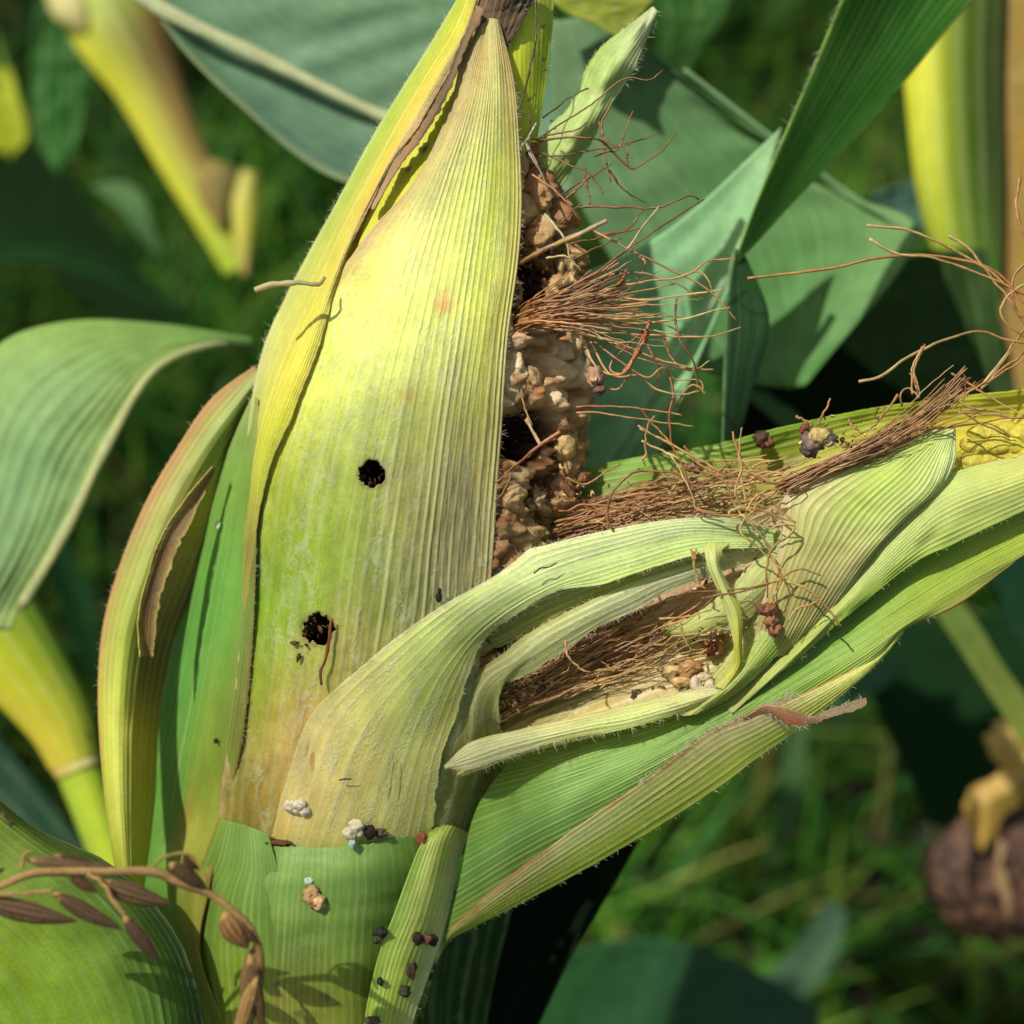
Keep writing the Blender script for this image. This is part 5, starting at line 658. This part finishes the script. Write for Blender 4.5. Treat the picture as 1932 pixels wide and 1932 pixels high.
# knot of dry silk above the strip
for pts in ([(340, 1000), (290, 910), (240, 800), (150, 750), (0, 720)], [(350, 960), (300, 860), (330, 700), (290, 560), (285, 505)], [(360, 920), (330, 740), (320, 600), (335, 485)], [(360, 960), (430, 860), (560, 830), (650, 770), (640, 740)], [(330, 990), (200, 980), (80, 950), (60, 880), (0, 760), (-60, 650)], [(340, 980), (460, 1120), (560, 1330), (590, 1350)], [(350, 1000), (330, 1080), (440, 1180), (560, 1290), (580, 1350)], [(640, 1030), (560, 960), (500, 900), (440, 860), (370, 790)],
            [(640, 1040), (560, 1040), (480, 1060), (400, 1020)], [(640, 1050), (600, 1100), (500, 1180), (475, 1300), (480, 1450)], [(560, 1340), (400, 1400), (200, 1440), (100, 1450)], [(570, 1350), (350, 1400), (150, 1410), (25, 1420)], [(570, 1330), (640, 1290), (720, 1300), (780, 1330)], [(590, 1360), (700, 1400), (800, 1490), (900, 1615)], [(600, 1580), (640, 1520), (720, 1490), (770, 1475)], [(370, 940), (450, 960), (560, 1000), (640, 1020)],
            [(620, 740), (520, 800), (420, 760), (365, 735)], [(560, 1350), (540, 1400), (500, 1480), (480, 1520)], [(340, 980), (280, 1000), (270, 960), (350, 940), (400, 980), (340, 1010)], [(360, 1000), (400, 960), (420, 920), (540, 840), (480, 840), (420, 900)], [(390, 720), (440, 690), (505, 678)], [(200, 740), (240, 710), (275, 690)]):
    one([V4(x, y, 50) for x, y in pts], random.uniform(1.9, 2.5), random.uniform(1.1, 1.7), random.choice(TN+[(170, 130, 70)]), random.choice(TN+RB))
for pts in ([(1280, 0), (1300, 120), (1275, 220), (1290, 380), (1350, 500), (1390, 620), (1430, 760)], [(960, 880), (925, 800), (950, 680), (1060, 560), (1180, 540), (1330, 560), (1400, 650), (1440, 760), (1560, 780)], [(750, 180), (880, 175), (1120, 190), (1350, 228)], [(750, 212), (880, 210), (1150, 255), (1415, 287)], [(1110, 300), (1250, 370), (1390, 450), (1580, 550)], [(1120, 480), (1150, 440), (1140, 380), (1160, 280), (1200, 225)], [(1120, 190), (1170, 260), (1250, 350), (1300, 400)], [(1100, 285), (1200, 350), (1300, 400)],
            [(1360, 400), (1440, 500), (1560, 560)], [(1120, 370), (1240, 430), (1380, 500)], [(700, 770), (800, 730), (1000, 750), (1160, 740)], [(660, 320), (540, 400), (400, 520), (290, 610)], [(460, 250), (500, 310), (545, 390)], [(440, 80), (455, 170), (500, 290)], [(380, 560), (350, 640), (290, 720)], [(690, 1500), (700, 1580), (760, 1650), (830, 1680)], [(1400, 980), (1420, 1080), (1440, 1170), (1480, 1210)], [(1430, 980), (1420, 1060), (1450, 1180)], [(1220, 1380), (1350, 1370), (1500, 1330), (1520, 1290)], [(1340, 1400), (1360, 1480), (1400, 1560)], [(700, 580), (800, 620), (900, 560), (1000, 500)]):
    one([V3(x, y, 40 if x > 600 else 30) for x, y in pts], random.uniform(1.7, 2.4), random.uniform(1.1, 1.6), random.choice(RB), random.choice(TN+RB))
one([V3(660, 320, 60), V3(540, 400, 60), V3(400, 520, 40)], 3.4, 2.2, (190, 130, 90), (150, 90, 50), .5)
one([V3(545, 390, 50), V3(500, 310, 50), V3(470, 240, 40)], 3.6, 2.0, (206, 180, 140), (190, 160, 110), .5)
# dry tips standing out of the trough
for pts in ([(770, 470), (800, 400), (840, 325)], [(640, 425), (700, 450), (760, 480)], [(940, 440), (960, 480), (1020, 520)], [(1220, 300), (1150, 400), (1050, 500), (980, 540)], [(1240, 370), (1240, 290), (1290, 270), (1340, 320)], [(1300, 300), (1300, 150), (1360, 25)], [(1330, 330), (1320, 240), (1290, 180)], [(1520, 180), (1700, 290), (1932, 420)], [(1560, 400), (1700, 410), (1950, 440)], [(1400, 380), (1600, 300), (1740, 200), (1880, 30)], [(1500, 340), (1700, 240), (1940, 100)], [(1250, 480), (1500, 490), (1800, 440), (1932, 430)], [(1250, 500), (1350, 450), (1500, 370), (1560, 330)], [(900, 600), (1000, 580), (1150, 560), (1280, 490)], [(1600, 300), (1600, 250), (1590, 190)],
            [(1110, 370), (1090, 420), (1110, 440)], [(1140, 370), (1130, 430), (1060, 500)], [(590, 800), (480, 800), (365, 735)], [(1560, 380), (1700, 470), (1850, 540)], [(1500, 300), (1650, 380), (1850, 400)]):
    one([V4(x, y, 10) for x, y in pts], random.uniform(1.8, 2.6), random.uniform(1.2, 1.8), random.choice(RB), random.choice(RB+TN))
one([(625, 1170, 20), (622, 1205, 22), (614, 1245, 22), (606, 1280, 20)], 3.2, 2.6, (180, 100, 66), (170, 100, 60), .5) if False else None
STR = [s for s in STR if s]
order = sorted(range(len(STR)), key=lambda i: -(STR[i][1]+STR[i][2]-0.0)*sum(math.dist(STR[i][0][k][:2], STR[i][0][k+1][:2]) for k in range(len(STR[i][0])-1)))
ind = order[:99]; rest = order[99:]
for j in ind:
    p, a, b, c0, c1, w = STR[j]; strand('silk_strand', p, a*0.95, b*0.9, c0, c1, E, seed=j, wob=w, n=40)
Vs = []; Fs = []; Cs = []; o = 0
for j in rest:
    p, a, b, c0, c1, w = STR[j]; V, F, t = strand_geo(p, a*0.95, b*0.9, n=26, wob=w, seed=j); Vs.append(V); Fs += [tuple(q+o for q in f) for f in F]; o += len(V); Cs.append(lin(c0)*(1-t[:, None])+lin(c1)*t[:, None])
mk('silk_strands', np.concatenate(Vs), Fs, 'silk', E, col=np.concatenate(Cs), kind='stuff')
# crumbs of frass caught in the silk and trough (too many to count)
def crumbs_at(spots, n, sz, pal, name, parent): return flakes(name, spots, n, sz, pal, parent)
crumbs_at([(1200, 1240, 60, 20, -110), (1280, 1275, 30, 16, -70), (960, 1320, 14, 12, -80), (1000, 1290, 18, 10, -80), (1150, 950, 50, 20, -120), (1090, 930, 18, 20, -90), (1300, 900, 60, 15, -140), (1340, 1200, 14, 14, -30), (1330, 1085, 14, 8, -20), (1430, 1090, 40, 20, -30), (1380, 950, 40, 12, -30), (1600, 830, 50, 14, 0)], 700, 4.5, BRN+[(200, 160, 110)], 'trough_crumbs', E)
crumbs_at([(770, 360, 20, 36), (1010, 330, 16, 20), (1020, 100, 12, 60)], 50, 2.6, [(40, 30, 20), (60, 50, 24)], 'dark_specks', E)
crumbs_at([(690, 905, 14, 12, 12), (590, 1200, 16, 12, -20)], 40, 7, [(70, 44, 26), (54, 34, 20), (90, 60, 36)], 'bore_frass', E)
# chewed crumbs as parts of the ear's kernels lying in the trough
T = lambda name, label, cat, lumps, mat='crumb', group=None: cluster(name, lumps, mat, label=label, cat=cat, group=group or {'crumb': 'crumbs lying on the ear and husks', 'frass_pellet': 'dark frass pellets on the plant', 'kernel_fragment': 'kernel fragments in the trough'}.get(name))
cr_ = lambda x, y, z=0, f=1: (x, y, z, 1) if f else (x, y, z)
T('kernel_fragment', 'yellow kernel fragment with greyish skin lying in the middle of the trough', 'kernel', [(cr_(1178, 1216, -138), (17, 15, 12), (206, 176, 130), .3), (cr_(1168, 1200, -140), (12, 12, 10), (190, 160, 120), .3), (cr_(1196, 1243, -124), (18, 14, 13), (224, 186, 90), .22)], 'kernel')
T('kernel_fragment', 'cream kernel fragments heaped under the twisted husk ribbon', 'kernel', [(cr_(1272, 1268, -72), (20, 17, 16), (236, 206, 140), .25), (cr_(1300, 1262, -66), (22, 20, 18), (216, 166, 110), .25), (cr_(1285, 1285, -62), (20, 12, 14), (230, 190, 130), .25)], 'kernel')
T('kernel_fragment', 'chalky white curled kernel skin at the lower tip of the trough', 'kernel', [(cr_(1313, 1290, -36), (11, 16, 10), (240, 224, 190), .2), (cr_(1330, 1277, -34), (14, 9, 10), (236, 214, 176), .2), (cr_(1339, 1293, -30), (9, 14, 9), (240, 220, 186), .2), (cr_(1324, 1303, -32), (12, 8, 9), (236, 214, 170), .2)], 'kernel')
T('kernel_fragment', 'shiny dark brown kernel in papery skin beside the twisted ribbon', 'kernel', [(cr_(1346, 1212, -56), (22, 30, 16), (190, 120, 70), .15), (cr_(1344, 1222, -44), (12, 16, 10), (90, 40, 20), .3), (cr_(1352, 1188, -50), (10, 14, 8), (200, 150, 90), .2)], 'kernel')
T('kernel_fragment', 'small pale crumb heap at the lower left end of the trough', 'kernel', [(cr_(1040, 1280, -130), (22, 12, 12), (190, 140, 70), .4), (cr_(1060, 1292, -124), (14, 10, 10), (206, 150, 60), .4), (cr_(990, 1292, -128), (16, 12, 10), (150, 110, 90), .4)], 'kernel')
T('crumb', 'round grey-white crumb resting on the pink trough lining', 'crumb', [(cr_(1090, 1289, -118), (17, 14, 14), (190, 190, 176), .16), (cr_(1104, 1286, -118), (9, 10, 9), (170, 170, 160), .2)])
T('frass_pellet', 'small black-brown pellet at the lower edge of the trough', 'pellet', [(cr_(1198, 1313, -92), (8, 10, 8), (60, 50, 24), .4), (cr_(1204, 1306, -90), (6, 6, 6), (90, 80, 40), .4)])
T('crumb', 'grey knobbly crumb caught in silk above the ribbed fan', 'crumb', [(cr_(1530, 836, 10), (22, 24, 20), (120, 100, 90), .3), (cr_(1545, 822, 20), (18, 16, 14), (200, 176, 110), .3), (cr_(1560, 826, 14), (16, 16, 14), (110, 96, 90), .35), (cr_(1522, 848, 20), (12, 12, 10), (90, 76, 70), .3), (cr_(1518, 808, 12), (9, 10, 9), (130, 70, 50), .3), (cr_(1564, 836, 16), (12, 8, 9), (206, 180, 120), .3)], 'frass')
T('crumb', 'brown dried crumb on silk threads behind the trough', 'crumb', [(cr_(1436, 828, -150), (16, 14, 12), (84, 56, 38), .4), (cr_(1450, 836, -150), (10, 10, 9), (110, 64, 44), .4)], 'frass')
T('crumb', 'reddish brown crumb on the ribbed fan', 'crumb', [(cr_(1450, 1150, 26), (20, 13, 12), (150, 104, 70), .3), (cr_(1455, 1172, 24), (13, 14, 11), (166, 116, 78), .35), (cr_(1462, 1190, 22), (12, 12, 8), (156, 104, 70), .4), (cr_(1440, 1152, 30), (8, 8, 8), (130, 70, 56), .3)], 'kernel')
T('crumb', 'small brown crumb tangled in silk left of the knot', 'crumb', [(cr_(1305, 882, 30), (13, 9, 9), (150, 110, 80), .4), (cr_(1314, 886, 32), (8, 8, 8), (120, 84, 60), .4)], 'frass')
T('dried_anther', 'curled brown dried floret hanging in the silk below the tuft', 'floret', [(cr_(1122, 710, 50), (17, 20, 12), (170, 130, 100), .3), (cr_(1110, 694, 46), (7, 18, 6), (130, 110, 80), .3), (cr_(1130, 735, 50), (13, 10, 10), (96, 70, 56), .4), (cr_(1120, 715, 60), (7, 8, 6), (206, 160, 120), .4)], 'frass')
T('crumb', 'white lumpy crumb on the lower left of the ear', 'crumb', [((548, 1521, 20), (14, 12, 10), (226, 218, 190), .15), ((566, 1519, 22), (14, 11, 11), (230, 222, 196), .15), ((576, 1530, 20), (12, 11, 10), (214, 206, 180), .2), ((560, 1528, 20), (10, 9, 9), (206, 196, 160), .2)])
T('crumb', 'white lumpy crumb above the shiny sheath beside a black pellet', 'crumb', [((672, 1558, 46), (15, 13, 12), (230, 222, 190), .15), ((660, 1572, 46), (15, 13, 12), (226, 216, 180), .15), ((678, 1572, 44), (9, 9, 9), (206, 196, 160), .2), ((665, 1593, 52), (7, 9, 6), (170, 200, 180), .3)])
T('frass_pellet', 'black pellet beside the white crumb on the sheath rim', 'pellet', [((698, 1570, 40), (13, 13, 11), (36, 24, 16), .25), ((718, 1572, 38), (11, 9, 9), (96, 76, 60), .3)])
T('frass_pellet', 'rust-red pellet at the top of the narrow pale strip', 'pellet', [((795, 1583, 50), (11, 13, 10), (140, 84, 44), .2)])
T('frass_pellet', 'dull brown flake wedged under the left corner of the sheath rim', 'pellet', [((527, 1590, 28), (24, 6, 7), (110, 76, 36), .3)])
T('crumb', 'tan papery crumb on the shiny green sheath', 'crumb', [((588, 1690, 52), (15, 19, 11), (206, 166, 116), .3), ((600, 1702, 54), (14, 16, 9), (214, 180, 130), .3), ((592, 1708, 56), (8, 8, 8), (150, 100, 60), .3), ((583, 1663, 50), (9, 8, 5), (190, 210, 190), .3)])
T('frass_pellet', 'dark fuzzy speck on the left edge of the narrow strip', 'pellet', [((717, 1757, 68), (12, 11, 8), (44, 50, 36), .4), ((711, 1772, 64), (7, 9, 6), (60, 70, 50), .4)])
T('frass_pellet', 'black and pink dumbbell-shaped pellet on the narrow strip', 'pellet', [((788, 1771, 82), (10, 12, 9), (40, 34, 26), .2), ((803, 1772, 84), (12, 9, 9), (140, 90, 76), .25), ((817, 1774, 78), (10, 12, 9), (36, 34, 30), .2)])
T('frass_pellet', 'dark brown pellet in the middle of the narrow strip', 'pellet', [((776, 1832, 80), (9, 15, 9), (80, 60, 36), .3), ((780, 1825, 80), (7, 8, 7), (44, 40, 26), .3)])
T('frass_pellet', 'dark pellet just below the middle one on the narrow strip', 'pellet', [((763, 1870, 80), (11, 11, 8), (60, 60, 34), .3)])
T('frass_pellet', 'tiny black pellet left of the two dark ones on the narrow strip', 'pellet', [((717, 1851, 76), (6, 8, 6), (40, 44, 30), .3)])
T('frass_pellet', 'grey-brown pellet at the bottom border on the narrow strip', 'pellet', [((702, 1926, 76), (14, 9, 8), (90, 80, 66), .3)])
T('beetle', 'tiny dark beetle on the ribbed husk left of the torn strip', 'beetle', [((828, 1127, 30), (6, 10, 6), (26, 20, 14), .1), ((829, 1115, 30), (4, 6, 4), (40, 30, 18), .1)])
T('crumb', 'tiny pale green speck on the left green husk', 'crumb', [((411, 992, 34), (5, 9, 3), (190, 214, 170), .3)])
T('frass_pellet', 'pinhead black speck on the lower left green husk', 'pellet', [((407, 1398, 36), (4, 5, 3), (30, 30, 16), .3)])
strand('silk_thread', [(625, 1168, 34), (621, 1205, 32), (614, 1245, 30), (605, 1268, 28), (606, 1292, 26)], 3.0, 2.2, (176, 96, 66), (140, 90, 50), label='short reddish thread hanging from the lower bored hole', cat='thread', wob=.6)
strand('thread', [(482, 548, 40, 1), (500, 540, 50, 1), (520, 537, 50, 1), (560, 533, 50, 1), (600, 536, 40, 1), (612, 524, 20, 1)], 6, 3.0, (206, 196, 156), (196, 186, 140), mat='hair', label='pale dry sliver sticking out from the left husk edge', cat='thread', wob=1)
strand('thread', [(640, 1472, 30), (650, 1470, 32), (663, 1470, 30)], 1.5, 1, (60, 56, 30), (50, 44, 24), label='fine dark fibre on the ear above the white crumbs', cat='thread', wob=.3)
strand('thread', [(1007, 1082, 66, 1), (1020, 1072, 68, 1), (1035, 1070, 68, 1), (1050, 1062, 66, 1)], 1.5, 1, (40, 50, 40), (40, 50, 40), label='fine dark fibre on the torn pale strip', cat='thread', wob=.3)
# ================================================================== dried tassel branch, front left
TB = empty('tassel_branch', (0, 1665, 340, 1), label='dried brown tassel branch with husked spikelets across the lower left', cat='tassel branch')
zt = 330; TS = (170, 136, 84)
strand('stem', [(-60, 1690, zt, 1), (0, 1672, zt, 1), (60, 1648, zt, 1), (140, 1646, zt, 1), (280, 1644, zt, 1), (330, 1662, zt-10, 1), (400, 1690, zt-20, 1), (460, 1735, zt-30, 1), (486, 1775, zt-40, 1), (492, 1830, zt-60, 1), (480, 1900, zt-80, 1), (440, 1990, zt-90, 1)], 7.5, 6.5, TS, (150, 120, 76), TB, mat='crumb', n=90, wob=1.5)
strand('stem', [(40, 1640, zt, 1), (45, 1615, zt, 1), (60, 1606, zt, 1)], 4, 3, TS, TS, TB, mat='crumb')
strand('stem', [(165, 1648, zt+5, 1), (195, 1670, zt+10, 1), (215, 1700, zt+10, 1), (235, 1725, zt+10, 1)], 5, 3.5, TS, TS, TB, mat='crumb')
strand('stem', [(-60, 1690, zt+10, 1), (0, 1688, zt+10, 1), (60, 1684, zt+10, 1), (100, 1680, zt+10, 1)], 3.5, 3, TS, TS, TB, mat='crumb')
strand('stem', [(285, 1640, zt, 1), (305, 1620, zt, 1), (345, 1610, zt, 1), (375, 1630, zt, 1), (392, 1665, zt, 1)], 3, 2.2, (160, 140, 70), (150, 130, 70), TB, mat='crumb')
TH_ = []
def spikelet(p0, p1, w, col, seed, parent=TB, zz=zt, twist=0):
    a = np.array([p0[0], p0[1]], float); b = np.array([p1[0], p1[1]], float); L_ = np.linalg.norm(b-a); d = (b-a)/L_; n_ = np.array([-d[1], d[0]])
    V, F = ico(4); V = V.copy(); t = (V[:, 0]+1)/2; prof = np.clip(np.sin(np.pi*np.clip(t, 0, 1))**0.75*(1.15-0.5*t), 0, 2)
    rad = np.sqrt(V[:, 1]**2+V[:, 2]**2)+1e-9; an = np.arctan2(V[:, 2], V[:, 1])+twist*t; keel = 1+0.10*np.cos(an*9)+0.06*nz(V, 3, seed)
    yy = np.cos(an)*prof*w*keel*np.minimum(1, rad*9); z = np.sin(an)*prof*w*0.75*keel*np.minimum(1, rad*9)
    X = a+d*(t*L_)[:, None]+n_*yy[:, None]+n_*(np.sin(t*3.1)*w*0.12)[:, None]
    c = lin(col)*(0.8+0.35*np.cos(an*9))[:, None]*(1-0.35*t)[:, None]; c = np.where((t < 0.12)[:, None], lin((176, 140, 84)), c)
    for _ in range(60):
        k = random.randrange(len(X)); p = np.array([X[k, 0], X[k, 1], z[k]+zz]); q = p-np.array([*(a+d*(t[k]*L_)), zz]); q = q/(np.linalg.norm(q)+1e-6); TH_.append((p, q*0.8+np.array([d[0], d[1], 0])*0.6, random.uniform(4, 9)))
    return mk('spikelet', P(np.c_[X, z+zz]), F, 'crumb', parent, col=c)
for i, s in enumerate([((46, 1622), (208, 1634), 13, (130, 108, 74)), ((100, 1612), (200, 1636), 9, (90, 64, 40)), ((130, 1648), (185, 1684), 12, (110, 74, 40)), ((190, 1664), (322, 1706), 21, (112, 88, 54)), ((-40, 1698), (146, 1738), 22, (112, 86, 58)), ((98, 1684), (232, 1754), 17, (100, 78, 50)), ((232, 1726), (302, 1814), 16, (92, 68, 46)),
                       ((318, 1628), (392, 1676), 18, (84, 66, 32)), ((345, 1612), (376, 1640), 12, (80, 60, 34)), ((420, 1722), (470, 1790), 24, (150, 110, 60)), ((452, 1752), (486, 1776), 12, (96, 60, 36)), ((-60, 1650), (10, 1640), 12, (120, 90, 56))]):
    spikelet(*s, seed=i*2.1, zz=zt-10 if s[0][0] < 400 else zt-30)
for i, s in enumerate([((488, 1775), (462, 1920), 20, (140, 110, 66)), ((470, 1800), (500, 1950), 16, (120, 90, 54)), ((486, 1840), (440, 1990), 16, (176, 140, 80))]): spikelet(*s, seed=i*3.3+40, zz=zt-60+i*8, twist=2.5)
# ================================================================== fuzz
def fuzz(HA, parent, r0, col):
    HV = []; HF = []; o = 0
    for p, d, ln in HA:
        q = np.array([0.3, 0.2, 0.9]); s = np.cross(d, q); s = s/(np.linalg.norm(s)+1e-9); b = np.cross(d, s); bend = np.array([random.gauss(0, .25), random.gauss(0.2, .25), random.gauss(0, .2)])*ln
        for k, (c, r) in enumerate(zip([p, p+d*ln*.5+bend*.25, p+d*ln+bend], (r0, r0*.75, r0*.2))):
            for a in (0, 2.094, 4.189): HV.append(c+(s*math.cos(a)+b*math.sin(a))*r)
        for k in range(2):
            for a in range(3): HF.append((o+k*3+a, o+k*3+(a+1) % 3, o+k*3+3+(a+1) % 3, o+k*3+3+a))
        o += 9
    mk('fuzz', P(np.array(HV)), np.array(HF), 'hair', parent, col=lin(col), kind='stuff')
fuzz(HAIRS, E, 0.45, (228, 224, 200)); fuzz(TH_, TB, 0.4, (170, 140, 104))
